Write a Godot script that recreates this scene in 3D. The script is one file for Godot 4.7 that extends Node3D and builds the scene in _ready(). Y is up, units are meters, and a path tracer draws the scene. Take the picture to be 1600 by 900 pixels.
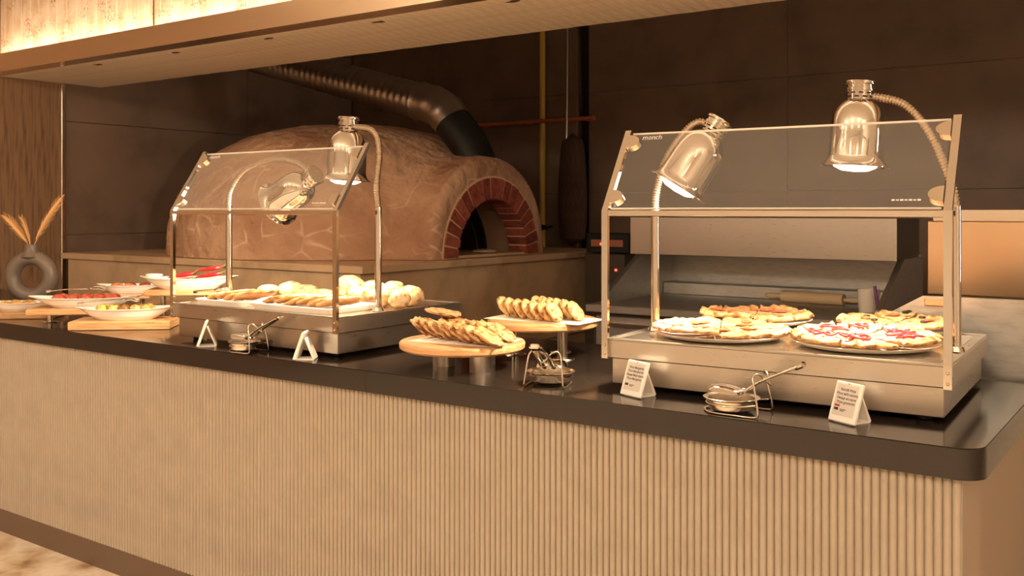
extends Node3D
# A hotel buffet counter with two heated pizza displays, a clay oven behind and a lit stone canopy above.

const TOP := 0.92            # counter top
const TAU2 := PI * 2.0
var X := Transform3D()       # applied to every vertex that is added
var M := {}                  # materials
var names := {}
var smooth_id := 0

# ------------------------------------------------------------------ helpers
func tool() -> SurfaceTool:
	var st := SurfaceTool.new()
	st.begin(Mesh.PRIMITIVE_TRIANGLES)
	st.set_smooth_group(-1)
	st.set_color(Color.WHITE)
	return st

func tri(st: SurfaceTool, a: Vector3, b: Vector3, c: Vector3) -> void:   # counter-clockwise seen from outside
	st.add_vertex(X * a); st.add_vertex(X * c); st.add_vertex(X * b)

func quad(st: SurfaceTool, a: Vector3, b: Vector3, c: Vector3, d: Vector3) -> void:
	tri(st, a, b, c); tri(st, a, c, d)

func ctri(st: SurfaceTool, p: Array, k: Array) -> void:
	for i in [0, 2, 1]:
		st.set_color(k[i]); st.add_vertex(X * p[i])

func sm(st: SurfaceTool, on := true) -> void:
	smooth_id += 1
	st.set_smooth_group(smooth_id if on else -1)

func box(st: SurfaceTool, c: Vector3, s: Vector3, b := 0.0) -> void:
	var h := s * 0.5
	b = minf(b, minf(h.x, minf(h.y, h.z)) * 0.95)
	sm(st, false)
	var axes := [Vector3.RIGHT, Vector3.UP, Vector3.BACK]
	for a in 3:
		for g in [-1.0, 1.0]:
			var n: Vector3 = axes[a] * g
			var u: Vector3 = axes[(a + 1) % 3]
			var v: Vector3 = n.cross(u)
			var hn: float = h[a]
			var hu: float = h[(a + 1) % 3] - b
			var hv: float = h[(a + 2) % 3] - b
			var o: Vector3 = c + n * hn
			quad(st, o - u * hu - v * hv, o + u * hu - v * hv, o + u * hu + v * hv, o - u * hu + v * hv)
	if b <= 0.0:
		return
	for a in 3:
		var ax: Vector3 = axes[a]
		var u: Vector3 = axes[(a + 1) % 3]
		var v: Vector3 = axes[(a + 2) % 3]
		var ha: float = h[a] - b
		for su in [-1.0, 1.0]:
			for sv in [-1.0, 1.0]:
				var p1: Vector3 = c + u * su * h[(a + 1) % 3] + v * sv * (h[(a + 2) % 3] - b)
				var p2: Vector3 = c + u * su * (h[(a + 1) % 3] - b) + v * sv * h[(a + 2) % 3]
				if su * sv > 0:
					quad(st, p1 - ax * ha, p2 - ax * ha, p2 + ax * ha, p1 + ax * ha)
				else:
					quad(st, p2 - ax * ha, p1 - ax * ha, p1 + ax * ha, p2 + ax * ha)
	for sx in [-1.0, 1.0]:
		for sy in [-1.0, 1.0]:
			for sz in [-1.0, 1.0]:
				var px := c + Vector3(sx * h.x, sy * (h.y - b), sz * (h.z - b))
				var py := c + Vector3(sx * (h.x - b), sy * h.y, sz * (h.z - b))
				var pz := c + Vector3(sx * (h.x - b), sy * (h.y - b), sz * h.z)
				if sx * sy * sz > 0:
					tri(st, px, py, pz)
				else:
					tri(st, px, pz, py)

# a surface of revolution about y; p holds (radius, height) from top to bottom on the outside
func lathe(st: SurfaceTool, p: Array, n := 24, sx := 1.0, sz := 1.0) -> void:
	sm(st)
	for i in p.size() - 1:
		var a: Vector2 = p[i]
		var b: Vector2 = p[i + 1]
		if i > 0:
			var before: Vector2 = p[i] - p[i - 1]
			if absf(before.angle_to(b - a)) > 0.6:
				sm(st)
		for k in n:
			var t0 := TAU2 * k / n
			var t1 := TAU2 * (k + 1) / n
			if k + 1 == n:
				t1 = 0.0
			var a0 := Vector3(cos(t0) * a.x * sx, a.y, -sin(t0) * a.x * sz)
			var a1 := Vector3(cos(t1) * a.x * sx, a.y, -sin(t1) * a.x * sz)
			var b0 := Vector3(cos(t0) * b.x * sx, b.y, -sin(t0) * b.x * sz)
			var b1 := Vector3(cos(t1) * b.x * sx, b.y, -sin(t1) * b.x * sz)
			if b.x > 1e-6:
				tri(st, a0, b0, b1)
			if a.x > 1e-6:
				tri(st, a0, b1, a1)

func tube(st: SurfaceTool, pts: Array, r, n := 8, closed := false, flat := 1.0) -> void:
	sm(st)
	var m := pts.size()
	var rings := []
	var side := Vector3.ZERO
	for i in m:
		var d: Vector3
		if closed:
			d = pts[(i + 1) % m] - pts[(i + m - 1) % m]
		else:
			d = pts[mini(i + 1, m - 1)] - pts[maxi(i - 1, 0)]
		d = d.normalized()
		if i == 0:
			side = d.cross(Vector3.UP if absf(d.y) < 0.9 else Vector3.RIGHT).normalized()
		else:
			side = (side - d * side.dot(d)).normalized()
		var up := side.cross(d)
		var rr: float = r[i] if r is Array else r
		var ring := []
		for k in n:
			var t := TAU2 * k / n
			ring.append(pts[i] + (side * cos(t) + up * sin(t) * flat) * rr)
		rings.append(ring)
	for i in (m if closed else m - 1):
		var A: Array = rings[i]
		var B: Array = rings[(i + 1) % m]
		for k in n:
			quad(st, A[k], A[(k + 1) % n], B[(k + 1) % n], B[k])
	if not closed:
		sm(st, false)
		for k in range(1, n - 1):
			tri(st, rings[0][0], rings[0][k + 1], rings[0][k])
			tri(st, rings[m - 1][0], rings[m - 1][k], rings[m - 1][k + 1])

# polygon (counter-clockwise in x,y) pushed out from z0 to z1
func prism(st: SurfaceTool, poly: PackedVector2Array, z0: float, z1: float, smooth_side := false) -> void:
	if Geometry2D.is_polygon_clockwise(poly):
		poly.reverse()
	sm(st, false)
	var ix := Geometry2D.triangulate_polygon(poly)
	for i in range(0, ix.size(), 3):
		var a := poly[ix[i]]; var b := poly[ix[i + 1]]; var c := poly[ix[i + 2]]
		if (b - a).cross(c - a) < 0:
			var t := b; b = c; c = t
		tri(st, Vector3(a.x, a.y, z1), Vector3(b.x, b.y, z1), Vector3(c.x, c.y, z1))
		tri(st, Vector3(a.x, a.y, z0), Vector3(c.x, c.y, z0), Vector3(b.x, b.y, z0))
	for i in poly.size():
		var a := poly[i]
		var b := poly[(i + 1) % poly.size()]
		var before := a - poly[(i + poly.size() - 1) % poly.size()]
		if smooth_side and (i == 0 or absf(before.angle_to(b - a)) > 0.55):
			sm(st)
		quad(st, Vector3(a.x, a.y, z0), Vector3(b.x, b.y, z0), Vector3(b.x, b.y, z1), Vector3(a.x, a.y, z1))

func spline(pts: Array, steps: int) -> Array:
	var c := Curve3D.new()
	for i in pts.size():
		var t: Vector3 = (pts[mini(i + 1, pts.size() - 1)] - pts[maxi(i - 1, 0)]) / 6.0
		c.add_point(pts[i], -t, t)
	c.bake_interval = 0.004
	var out := []
	var l := c.get_baked_length()
	for i in steps + 1:
		out.append(c.sample_baked(l * i / steps, true))
	return out

# lumpy closed body with vertex colours; tone(n: unit vector, a: noise) -> linear Color
func lump(st: SurfaceTool, r: Vector3, bump: float, freq: float, sd: int, tone: Callable, nu := 18, nv := 10, squash := 1.0) -> void:
	var fn := FastNoiseLite.new()
	fn.seed = sd; fn.frequency = freq; fn.fractal_octaves = 3
	var ft := FastNoiseLite.new()
	ft.seed = sd + 900; ft.frequency = freq * 1.9; ft.fractal_octaves = 3
	nu = int(nu * 1.5); nv = int(nv * 1.5)
	sm(st)
	var P := []
	var K := []
	for j in nv + 1:
		var v := PI * j / nv
		var row := []
		var krow := []
		for i in nu:
			var u := TAU2 * i / nu
			var d := Vector3(sin(v) * cos(u), cos(v), -sin(v) * sin(u))
			var e := fn.get_noise_3dv(d * Vector3(r.x, r.y, r.z) * 100.0 + Vector3(sd * 7.0, 0, 0))
			var q := d * r
			if squash != 1.0:
				q.x = signf(d.x) * pow(absf(d.x), squash) * r.x
				q.z = signf(d.z) * pow(absf(d.z), squash) * r.z
				q.y = signf(d.y) * pow(absf(d.y), squash) * r.y
			q += d * Vector3(1.0, 0.45, 1.0) * e * bump
			row.append(q)
			krow.append(tone.call(d, e * 0.5 + 0.9 * ft.get_noise_3dv(d * r * 100.0)))
		P.append(row); K.append(krow)
	for j in nv:
		for i in nu:
			var k := (i + 1) % nu
			if j < nv - 1:
				ctri(st, [P[j][i], P[j + 1][i], P[j + 1][k]], [K[j][i], K[j + 1][i], K[j + 1][k]])
			if j > 0:
				ctri(st, [P[j][i], P[j + 1][k], P[j][k]], [K[j][i], K[j + 1][k], K[j][k]])

# sets a turned object down so that its lowest point touches y
func rest_on(o: MeshInstance3D, y: float) -> void:
	var low := 1e9
	for v in o.mesh.surface_get_arrays(0)[Mesh.ARRAY_VERTEX]:
		low = minf(low, (o.basis * v).y)
	o.position.y = y - low + 0.0004

func numbered(called: String) -> String:
	var n: int = names.get(called, 0)
	names[called] = n + 1
	return called if n == 0 else "%s_%03d" % [called, n]

func obj(called: String, st: SurfaceTool, m: Material, parent: Node = null) -> MeshInstance3D:
	st.generate_normals()
	var o := MeshInstance3D.new()
	o.mesh = st.commit()
	o.mesh.surface_set_material(0, m)
	put(o, called, parent)
	return o

func put(o: Node3D, called: String, parent: Node = null) -> void:
	if parent == null:
		o.name = numbered(called)
		add_child(o)
	else:
		o.name = called
		parent.add_child(o, true)

func inst(called: String, mesh: Mesh, parent: Node, at: Vector3, turn := 0.0) -> MeshInstance3D:
	var o := MeshInstance3D.new()
	o.mesh = mesh
	o.position = at
	o.rotation.y = turn
	put(o, called, parent)
	return o

func thing(called: String, label: String, category: String, at := Vector3.ZERO, turn := 0.0, group := "") -> Node3D:
	var o := Node3D.new()
	o.name = numbered(called)
	add_child(o)
	o.position = at
	o.rotation.y = turn
	return tag(o, label, category, group)

func tag(o: Node3D, label: String, category: String, group := "", kind := "") -> Node3D:
	if label: o.set_meta("label", label)
	if category: o.set_meta("category", category)
	if group: o.set_meta("group", group)
	if kind: o.set_meta("kind", kind)
	return o

func struct(o: Node3D, label: String, category: String) -> Node3D:
	return tag(o, label, category, "", "structure")

func quick_box(called: String, c: Vector3, s: Vector3, b: float, m: Material, parent: Node = null) -> MeshInstance3D:
	var st := tool()
	box(st, c, s, b)
	return obj(called, st, m, parent)

# ------------------------------------------------------------------ materials
func s3(r: int, g: int, b: int) -> Color:
	return Color8(r, g, b)

func lin(r: float, g: float, b: float) -> Color:
	return Color(r, g, b)

func mat(c: Color, rough: float, metal := 0.0) -> StandardMaterial3D:
	var m := StandardMaterial3D.new()
	m.albedo_color = c
	m.roughness = rough
	m.metallic = metal
	return m

func noise_tex(kind: int, freq: float, octaves: int, stops: Array, sd := 1, size := 512, normal := 0.0) -> NoiseTexture2D:
	var fn := FastNoiseLite.new()
	fn.noise_type = kind
	fn.frequency = freq
	fn.fractal_octaves = octaves
	fn.seed = sd
	var t := NoiseTexture2D.new()
	t.width = size; t.height = size
	t.seamless = true
	t.noise = fn
	if normal > 0.0:
		t.as_normal_map = true
		t.bump_strength = normal
	else:
		var g := Gradient.new()
		g.offsets = PackedFloat32Array([])
		var offs := PackedFloat32Array()
		var cols := PackedColorArray()
		for s in stops:
			offs.append(s[0]); cols.append(s[1])
		g.offsets = offs
		g.colors = cols
		t.color_ramp = g
	return t

func tri_map(m: StandardMaterial3D, scale: Vector3, world := true) -> StandardMaterial3D:
	m.uv1_triplanar = true
	m.uv1_world_triplanar = world
	m.uv1_scale = scale
	m.uv1_triplanar_sharpness = 6.0
	return m

func grey(v: float) -> Color:
	return Color(v, v, v)

func make_materials() -> void:
	var S := FastNoiseLite.TYPE_SIMPLEX_SMOOTH
	var V := FastNoiseLite.TYPE_VALUE_CUBIC
	var C := FastNoiseLite.TYPE_CELLULAR
	var m: StandardMaterial3D
	# dark brown polished stone of the worktop, fine speckle
	m = mat(s3(46, 39, 34), 0.12)
	m.metallic_specular = 0.42
	m.albedo_texture = noise_tex(S, 0.2, 3, [[0.0, grey(0.78)], [0.5, grey(0.95)], [0.75, grey(1.0)], [1.0, grey(0.86)]], 3)
	M.slab = tri_map(m, Vector3(3, 3, 3))
	# painted fluted front
	m = mat(s3(164, 150, 132), 0.5)
	m.albedo_texture = noise_tex(S, 0.01, 4, [[0.0, grey(0.93)], [0.6, grey(1.0)], [1.0, grey(0.95)]], 5)
	M.flute = tri_map(m, Vector3(1, 1, 1))
	M.side = tri_map(mat(s3(160, 140, 118), 0.5), Vector3.ONE)
	M.skirting = mat(s3(94, 74, 58), 0.4)
	# floor
	m = mat(s3(212, 202, 188), 0.35)
	m.albedo_texture = noise_tex(S, 0.012, 5, [[0.0, s3(150, 120, 90)], [0.28, s3(222, 205, 180)], [0.6, s3(255, 248, 238)], [1.0, s3(235, 220, 198)]], 11)
	M.floor = tri_map(m, Vector3(0.6, 0.6, 0.6))
	M.ceiling = mat(s3(226, 220, 212), 0.9)
	M.plain_wall = mat(s3(208, 198, 186), 0.85)
	# metals
	m = mat(s3(184, 176, 166), 0.34, 1.0)
	m.roughness_texture = noise_tex(V, 0.08, 3, [[0.0, grey(0.75)], [0.5, grey(0.95)], [1.0, grey(1.0)]], 21)
	m.roughness = 0.33
	M.steel = tri_map(m, Vector3(0.7, 14, 0.7))
	m = mat(s3(192, 190, 185), 0.45, 1.0)
	m.albedo_texture = noise_tex(S, 0.02, 4, [[0.0, grey(0.9)], [0.5, grey(0.97)], [1.0, grey(1.0)]], 23)
	m.roughness_texture = m.albedo_texture
	M.worn_steel = tri_map(m, Vector3(1.2, 5, 1.2))
	M.chrome = mat(s3(212, 205, 195), 0.05, 1.0)
	M.satin = mat(s3(214, 204, 190), 0.22, 1.0)
	M.neck = mat(s3(176, 158, 136), 0.32, 1.0)
	M.bronze = mat(s3(255, 238, 210), 0.22, 1.0)
	m = mat(s3(186, 176, 164), 0.3, 1.0)
	M.duct = m
	M.black_steel = mat(s3(24, 22, 20), 0.5, 0.3)
	M.black = mat(s3(16, 14, 13), 0.6)
	M.dark_steel = mat(s3(92, 82, 72), 0.4, 0.6)
	M.copper_steel = tri_map(mat(s3(214, 186, 154), 0.3, 1.0), Vector3(0.7, 12, 0.7))
	M.copper_steel.roughness_texture = noise_tex(S, 0.02, 4, [[0.0, grey(0.93)], [1.0, grey(1.0)]], 29)
	# stone of the canopy
	m = mat(s3(222, 214, 204), 0.75)
	m.albedo_texture = travertine_texture()
	M.travertine = tri_map(m, Vector3(0.6, 0.6, 0.6))
	m = mat(s3(246, 238, 226), 0.75)
	m.albedo_texture = noise_tex(S, 0.015, 5, [[0.0, s3(190, 166, 140)], [0.35, s3(240, 226, 208)], [0.7, s3(255, 250, 242)], [1.0, s3(246, 234, 218)]], 33)
	m.heightmap_enabled = false
	M.soffit = tri_map(m, Vector3(16, 1, 0.7))
	M.pit = mat(s3(70, 44, 28), 0.9)
	# walls
	m = mat(s3(146, 112, 82), 0.55)
	m.albedo_texture = noise_tex(S, 0.01, 5, [[0.0, grey(0.68)], [0.45, grey(0.92)], [1.0, grey(1.0)]], 41)
	M.wood_wall = tri_map(m, Vector3(8, 0.5, 8))
	m = mat(s3(132, 110, 94), 0.42)
	m.albedo_texture = noise_tex(S, 0.008, 5, [[0.0, grey(0.82)], [0.5, grey(0.95)], [1.0, grey(1.0)]], 43)
	M.left_tile = tri_map(m, Vector3(0.5, 0.5, 0.5))
	m = m.duplicate()
	m.albedo_color = s3(120, 97, 80)  # darker copy of the left tile; weaker light put into its colour
	M.tile = m
	M.joint = mat(s3(150, 122, 98), 0.8)
	# oven
	m = mat(Color.WHITE, 0.85)
	m.albedo_texture = clay_texture()
	M.clay = tri_map(m, Vector3(0.36, 0.36, 0.36))
	m.normal_enabled = true
	m.normal_texture = noise_tex(S, 0.045, 4, [], 47, 512, 9.0)
	m.normal_scale = 0.4
	M.bricks = []
	for k in 3:
		var b := mat([s3(150, 72, 54), s3(136, 62, 48), s3(160, 84, 64)][k], 0.9)
		b.albedo_texture = noise_tex(S, 0.03, 4, [[0.0, grey(0.7)], [0.6, grey(1.0)], [1.0, grey(0.9)]], 50 + k, 256)
		M.bricks.append(tri_map(b, Vector3(2, 2, 2)))
	M.mortar = mat(s3(214, 178, 144), 0.95)
	M.soot = tri_map(mat(s3(150, 116, 90), 0.95), Vector3.ONE)
	m = mat(s3(212, 180, 144), 0.4)
	m.albedo_texture = noise_tex(S, 0.008, 5, [[0.0, grey(0.82)], [0.5, grey(0.96)], [1.0, grey(1.0)]], 57)
	M.base_stone = tri_map(m, Vector3(0.8, 0.8, 0.8))
	M.flour = mat(s3(230, 214, 190), 0.95)
	# tableware
	M.white = mat(s3(240, 234, 224), 0.18)
	M.plastic = mat(s3(238, 230, 220), 0.35)
	M.eink = mat(s3(206, 196, 186), 0.5)
	M.ink = mat(s3(52, 46, 44), 0.7)
	M.red_ink = mat(s3(168, 44, 40), 0.7)
	M.paper = mat(s3(240, 230, 214), 0.8)
	m = mat(s3(208, 168, 124), 0.45)
	m.albedo_texture = noise_tex(S, 0.012, 4, [[0.0, s3(190, 158, 128)], [0.4, s3(240, 226, 210)], [1.0, Color.WHITE]], 61)
	M.oak = tri_map(m, Vector3(1.2, 14, 6), false)
	M.vase = mat(s3(112, 99, 88), 0.42)
	M.leaf = mat(s3(216, 168, 112), 0.85)
	M.pin = tri_map(mat(s3(216, 192, 156), 0.6), Vector3.ONE)
	M.purple = mat(s3(140, 84, 150), 0.4)
	M.brass = mat(s3(196, 158, 64), 0.5)
	M.copper = mat(s3(196, 112, 74), 0.4, 0.4)
	m = mat(s3(86, 58, 40), 0.9)
	m.albedo_texture = noise_tex(S, 0.02, 3, [[0.0, grey(0.55)], [1.0, grey(1.0)]], 67, 256)
	M.fibre = tri_map(m, Vector3(24, 1.5, 24))
	# food: colours come with the vertices
	m = mat(Color.WHITE, 0.62)
	m.vertex_color_use_as_albedo = true
	m.albedo_texture = noise_tex(S, 0.03, 4, [[0.0, s3(206, 168, 128)], [0.4, s3(244, 232, 214)], [1.0, Color.WHITE]], 71)
	M.food = tri_map(m, Vector3(9, 9, 9))
	m = m.duplicate()
	m.roughness = 0.3
	M.wet = m
	M.onion = mat(s3(178, 62, 72), 0.4)
	M.olive = mat(s3(44, 30, 34), 0.35)
	M.herb = mat(s3(60, 66, 34), 0.6)
	M.stem = mat(s3(96, 112, 44), 0.6)
	# glass
	m = mat(Color(0.95, 0.97, 0.95, 0.03), 0.02)
	m.transparency = BaseMaterial3D.TRANSPARENCY_ALPHA
	M.glass = m
	M.etch = mat(s3(236, 232, 226), 0.6)
	# light sources
	m = mat(Color.WHITE, 0.4)
	m.emission_enabled = true
	m.emission = s3(255, 236, 206)
	m.emission_energy_multiplier = 9.0
	M.bulb = m
	m = m.duplicate()
	m.emission = s3(255, 214, 160)
	m.emission_energy_multiplier = 6.0
	M.led = m
	m = m.duplicate()
	m.emission = s3(255, 222, 178)
	m.emission_energy_multiplier = 8.0
	M.downlight = m  # glow of the downlights that stay out of view
	m = m.duplicate()
	m.emission_energy_multiplier = 2.5
	M.globe = m  # glow of the unseen pendants and of the added kitchen fill light
	m = m.duplicate()
	m.emission = s3(255, 60, 60)
	m.emission_energy_multiplier = 2.0
	M.red_led = m
	m = m.duplicate()
	m.albedo_color = s3(110, 58, 40)
	m.emission = s3(220, 120, 70)
	m.emission_energy_multiplier = 0.12
	M.readout = m

# stone cut across its beds: fine upright streaks, a few broad ones, brown pits
func travertine_texture() -> ImageTexture:
	var n := 1024
	var im := Image.create(n, n, false, Image.FORMAT_RGB8)
	var f := FastNoiseLite.new(); f.frequency = 0.16; f.fractal_octaves = 3; f.seed = 2
	var g := FastNoiseLite.new(); g.frequency = 0.012; g.fractal_octaves = 4; g.seed = 6
	var p := FastNoiseLite.new(); p.frequency = 0.09; p.fractal_octaves = 2; p.seed = 13
	var w := FastNoiseLite.new(); w.frequency = 0.008; w.fractal_octaves = 2; w.seed = 21
	for y in n:
		for x in n:
			var t := f.get_noise_2d(x, y * 0.02) * 0.5 + g.get_noise_2d(x, y * 0.6) * 0.8
			var col := s3(236, 218, 194).lerp(s3(204, 172, 134), clampf(0.35 + t * 0.9, 0.0, 1.0))
			var band := fposmod(x + 5.0 * g.get_noise_2d(x * 0.2, y * 0.1), 64.0)
			if band < 4.0:
				col = col.lerp(s3(255, 248, 236), 0.7)
			var pit := p.get_noise_2d(x * 1.3, y * 0.8) + 0.6 * w.get_noise_2d(x, y)
			col = col.lerp(s3(150, 104, 66), smoothstep(0.50, 0.62, pit) * 0.85)
			im.set_pixel(x, y, col)
	return ImageTexture.create_from_image(im)

# terracotta render with pale trowel cracks
func clay_texture() -> ImageTexture:
	var n := 640
	var im := Image.create(n, n, false, Image.FORMAT_RGB8)
	var a := FastNoiseLite.new(); a.frequency = 0.006; a.fractal_octaves = 5; a.seed = 4
	var c := FastNoiseLite.new(); c.noise_type = FastNoiseLite.TYPE_CELLULAR; c.frequency = 0.03; c.seed = 9
	c.cellular_return_type = FastNoiseLite.RETURN_DISTANCE2_SUB
	c.fractal_type = FastNoiseLite.FRACTAL_NONE
	c.domain_warp_fractal_type = FastNoiseLite.DOMAIN_WARP_FRACTAL_NONE
	c.domain_warp_enabled = true; c.domain_warp_amplitude = 26.0; c.domain_warp_frequency = 0.02
	var k := FastNoiseLite.new(); k.frequency = 0.011; k.seed = 17; k.fractal_octaves = 3
	for y in n:
		for x in n:
			var t := clampf(a.get_noise_2d(x, y) * 1.3 + 0.5, 0.0, 1.0)
			var col := s3(164, 122, 94).lerp(s3(194, 156, 126), t)
			var e := c.get_noise_2d(x, y) + 1.0
			var line := clampf(1.0 - e / 0.09, 0.0, 1.0) * clampf(0.05 + k.get_noise_2d(x, y) * 3.0, 0.0, 1.0)
			im.set_pixel(x, y, col.lerp(s3(226, 196, 168), line * 0.8))
	return ImageTexture.create_from_image(im)

# ------------------------------------------------------------------ scene
func _ready() -> void:
	# camera: level, the horizon above the middle of the frame
	var cam := Camera3D.new()
	cam.name = "camera"
	cam.projection = Camera3D.PROJECTION_FRUSTUM
	cam.near = 0.05
	cam.far = 60.0
	cam.size = 0.05 * 900.0 / 1517.0
	cam.frustum_offset = Vector2(0, -0.05 * 122.0 / 1517.0)
	cam.position = Vector3(0, 1.41, 0)
	cam.rotation.y = atan2(1075.0, 1517.0)
	var lens := CameraAttributesPhysical.new()
	lens.frustum_focal_length = 24.0
	lens.exposure_aperture = 6.3
	lens.frustum_focus_distance = 2.6
	cam.attributes = lens
	add_child(cam)
	cam.current = true
	# environment: a closed room, so no sky
	var we := WorldEnvironment.new()
	we.name = "environment"
	var env := Environment.new()
	env.background_mode = Environment.BG_COLOR
	env.background_color = Color.BLACK
	env.tonemap_mode = Environment.TONE_MAPPER_LINEAR
	env.tonemap_exposure = 1.0
	env.sdfgi_enabled = true
	env.ssao_enabled = true
	env.ssil_enabled = true
	we.environment = env
	add_child(we)
	make_materials()
	room_lights()
	room()
	canopy()
	counter()
	oven()
	kitchen()
	warmers()
	boards()
	platters()
	small_things()

const WARM := Color(1.0, 0.915, 0.81)

func room_lights() -> void:
	# downlights out of view, in two rows placed to light counter front and floor
	for z in [0.5, 2.9]:
		for i in 5:
			var x: float = -5.2 + i * 1.75
			var t := thing("unseen_ceiling_light", "%s unseen downlight from the left in the %s ceiling row" % [ORD[i], "nearer" if z < 1.0 else "farther"], "ceiling light", Vector3(x, 3.2, z), 0.0, "unseen dining room downlights")
			var st := tool()
			lathe(st, [Vector2(0.10, 0.0), Vector2(0.10, -0.012), Vector2(0.075, -0.012), Vector2(0.075, 0.0)], 24)
			obj("ring", st, M.satin, t)
			st = tool()
			lathe(st, [Vector2(0.0, -0.002), Vector2(0.074, -0.002), Vector2(0.074, -0.006), Vector2(0.0, -0.006)], 24)
			obj("unseen_diffuser_light", st, M.downlight, t)
			var l := SpotLight3D.new()
			l.name = "unseen_downlight_beam"
			l.light_color = WARM
			l.light_energy = 7.0
			l.light_size = 0.07
			l.spot_angle = 62.0
			l.spot_angle_attenuation = 0.8
			l.spot_range = 14.0
			l.shadow_enabled = true
			l.position = Vector3(0, -0.02, 0)
			l.rotation.x = -PI / 2
			t.add_child(l)

	# unseen globe pendants behind the camera, placed for soft light on ceiling and counter
	for i in 5:
		var t := thing("unseen_globe_pendant", "%s unseen frosted globe pendant from the left in the dining room" % ORD[i], "pendant lamp", Vector3(-5.0 + i * 1.9, 2.72, 1.0), 0.0, "unseen globe pendants")
		var st := tool()
		tube(st, [Vector3(0, 0.17, 0), Vector3(0, 0.48, 0)], 0.006, 8)
		obj("cord", st, M.black, t)
		st = tool()
		var prof := []
		for k in 15:
			var a := PI * k / 14
			prof.append(Vector2(sin(a) * 0.18, cos(a) * 0.18))
		lathe(st, prof, 28)
		obj("unseen_globe_lamp", st, M.globe, t)
		var l := OmniLight3D.new()
		l.name = "unseen_globe_glow"
		l.light_color = WARM
		l.light_energy = 1.5
		l.light_size = 0.17
		l.omni_range = 16.0
		l.shadow_enabled = true
		t.add_child(l)

	# fill light added out of view on the right wall to brighten the kitchen
	var k := thing("added_fill_light", "added upright fill light on the right wall of the kitchen", "fill light", Vector3(3.6, 1.5, -4.6))
	quick_box("housing", Vector3(-0.02, 0, 0), Vector3(0.04, 1.5, 0.14), 0.004, M.satin, k)
	quick_box("added_fill_panel_light", Vector3(-0.046, 0, 0), Vector3(0.012, 1.4, 0.1), 0.002, M.globe, k)
	var wl := AreaLight3D.new()
	wl.name = "added_fill_glow"
	wl.area_size = Vector2(0.1, 1.4)
	wl.area_normalize_energy = true
	wl.light_energy = 3.0
	wl.light_color = WARM
	wl.area_range = 12.0
	wl.shadow_enabled = true
	wl.position = Vector3(-0.06, 0, 0)
	wl.rotation.y = PI / 2
	k.add_child(wl)

func room() -> void:
	var f := quick_box("floor", Vector3(-1.46, -0.05, -0.75), Vector3(10.52, 0.1, 12.1), 0.0, M.floor)
	struct(f, "beige stone floor with brown veins in front of the counter", "floor")
	struct(quick_box("ceiling", Vector3(-1.46, 3.3, -0.75), Vector3(10.52, 0.2, 12.1), 0.0, M.ceiling), "plain pale ceiling above the room", "ceiling")
	struct(quick_box("wall_front", Vector3(-1.46, 1.6, 5.2), Vector3(10.52, 3.2, 0.2), 0.0, M.plain_wall), "plain beige wall across the dining room", "wall")
	struct(quick_box("wall_right", Vector3(3.7, 1.6, -0.75), Vector3(0.2, 3.2, 12.1), 0.0, M.plain_wall), "plain beige wall at the right end of the room", "wall")
	# left wall: wood cladding near the counter, dark tiles deeper in
	var wl := thing("wall_left", "brown wood cladding and dark tiles on the left wall", "wall")
	wl.set_meta("kind", "structure")
	quick_box("core", Vector3(-6.58, 1.6, -0.75), Vector3(0.28, 3.2, 12.1), 0.0, M.joint, wl)
	quick_box("wood_panel", Vector3(-6.43, 1.6, 0.713), Vector3(0.02, 3.2, 8.774), 0.0, M.wood_wall, wl)
	var ys := [0.0, 0.45, 1.238, 2.025, 2.81, 3.2]
	var zs := [-3.70, -5.285, -6.48]
	for j in ys.size() - 1:
		for i in zs.size() - 1:
			quick_box("tile", Vector3(-6.43, (ys[j] + ys[j + 1]) / 2, (zs[i] + zs[i + 1]) / 2), Vector3(0.024, ys[j + 1] - ys[j] - 0.004, zs[i] - zs[i + 1] - 0.004), 0.002, M.left_tile, wl)
	var t := quick_box("trim_1", Vector3(-6.415, 1.14, -3.68), Vector3(0.03, 2.28, 0.03), 0.004, M.satin)
	struct(t, "upright polished steel strip where wood cladding meets tiles", "trim")
	# back wall, dark tiles with a dark slot
	var wb := thing("wall_back", "dark brown tiled back wall of the kitchen", "wall")
	wb.set_meta("kind", "structure")
	quick_box("core", Vector3(-1.46, 1.6, -6.7), Vector3(10.52, 3.2, 0.2), 0.0, M.joint, wb)
	quick_box("slot", Vector3(-3.93, 1.6, -6.59), Vector3(0.12, 3.2, 0.02), 0.0, M.black, wb)
	var xs := [-6.42, -5.45, -3.985]
	var xr := [-3.875, -2.3, -0.7, 0.9, 2.5, 3.6]
	var yb := [0.0, 0.76, 1.54, 2.32, 3.2]
	for run in [xs, xr]:
		for i in run.size() - 1:
			for j in yb.size() - 1:
				quick_box("tile", Vector3((run[i] + run[i + 1]) / 2, (yb[j] + yb[j + 1]) / 2, -6.55), Vector3(run[i + 1] - run[i] - 0.003, yb[j + 1] - yb[j] - 0.002, 0.1), 0.001, M.tile, wb)

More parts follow.
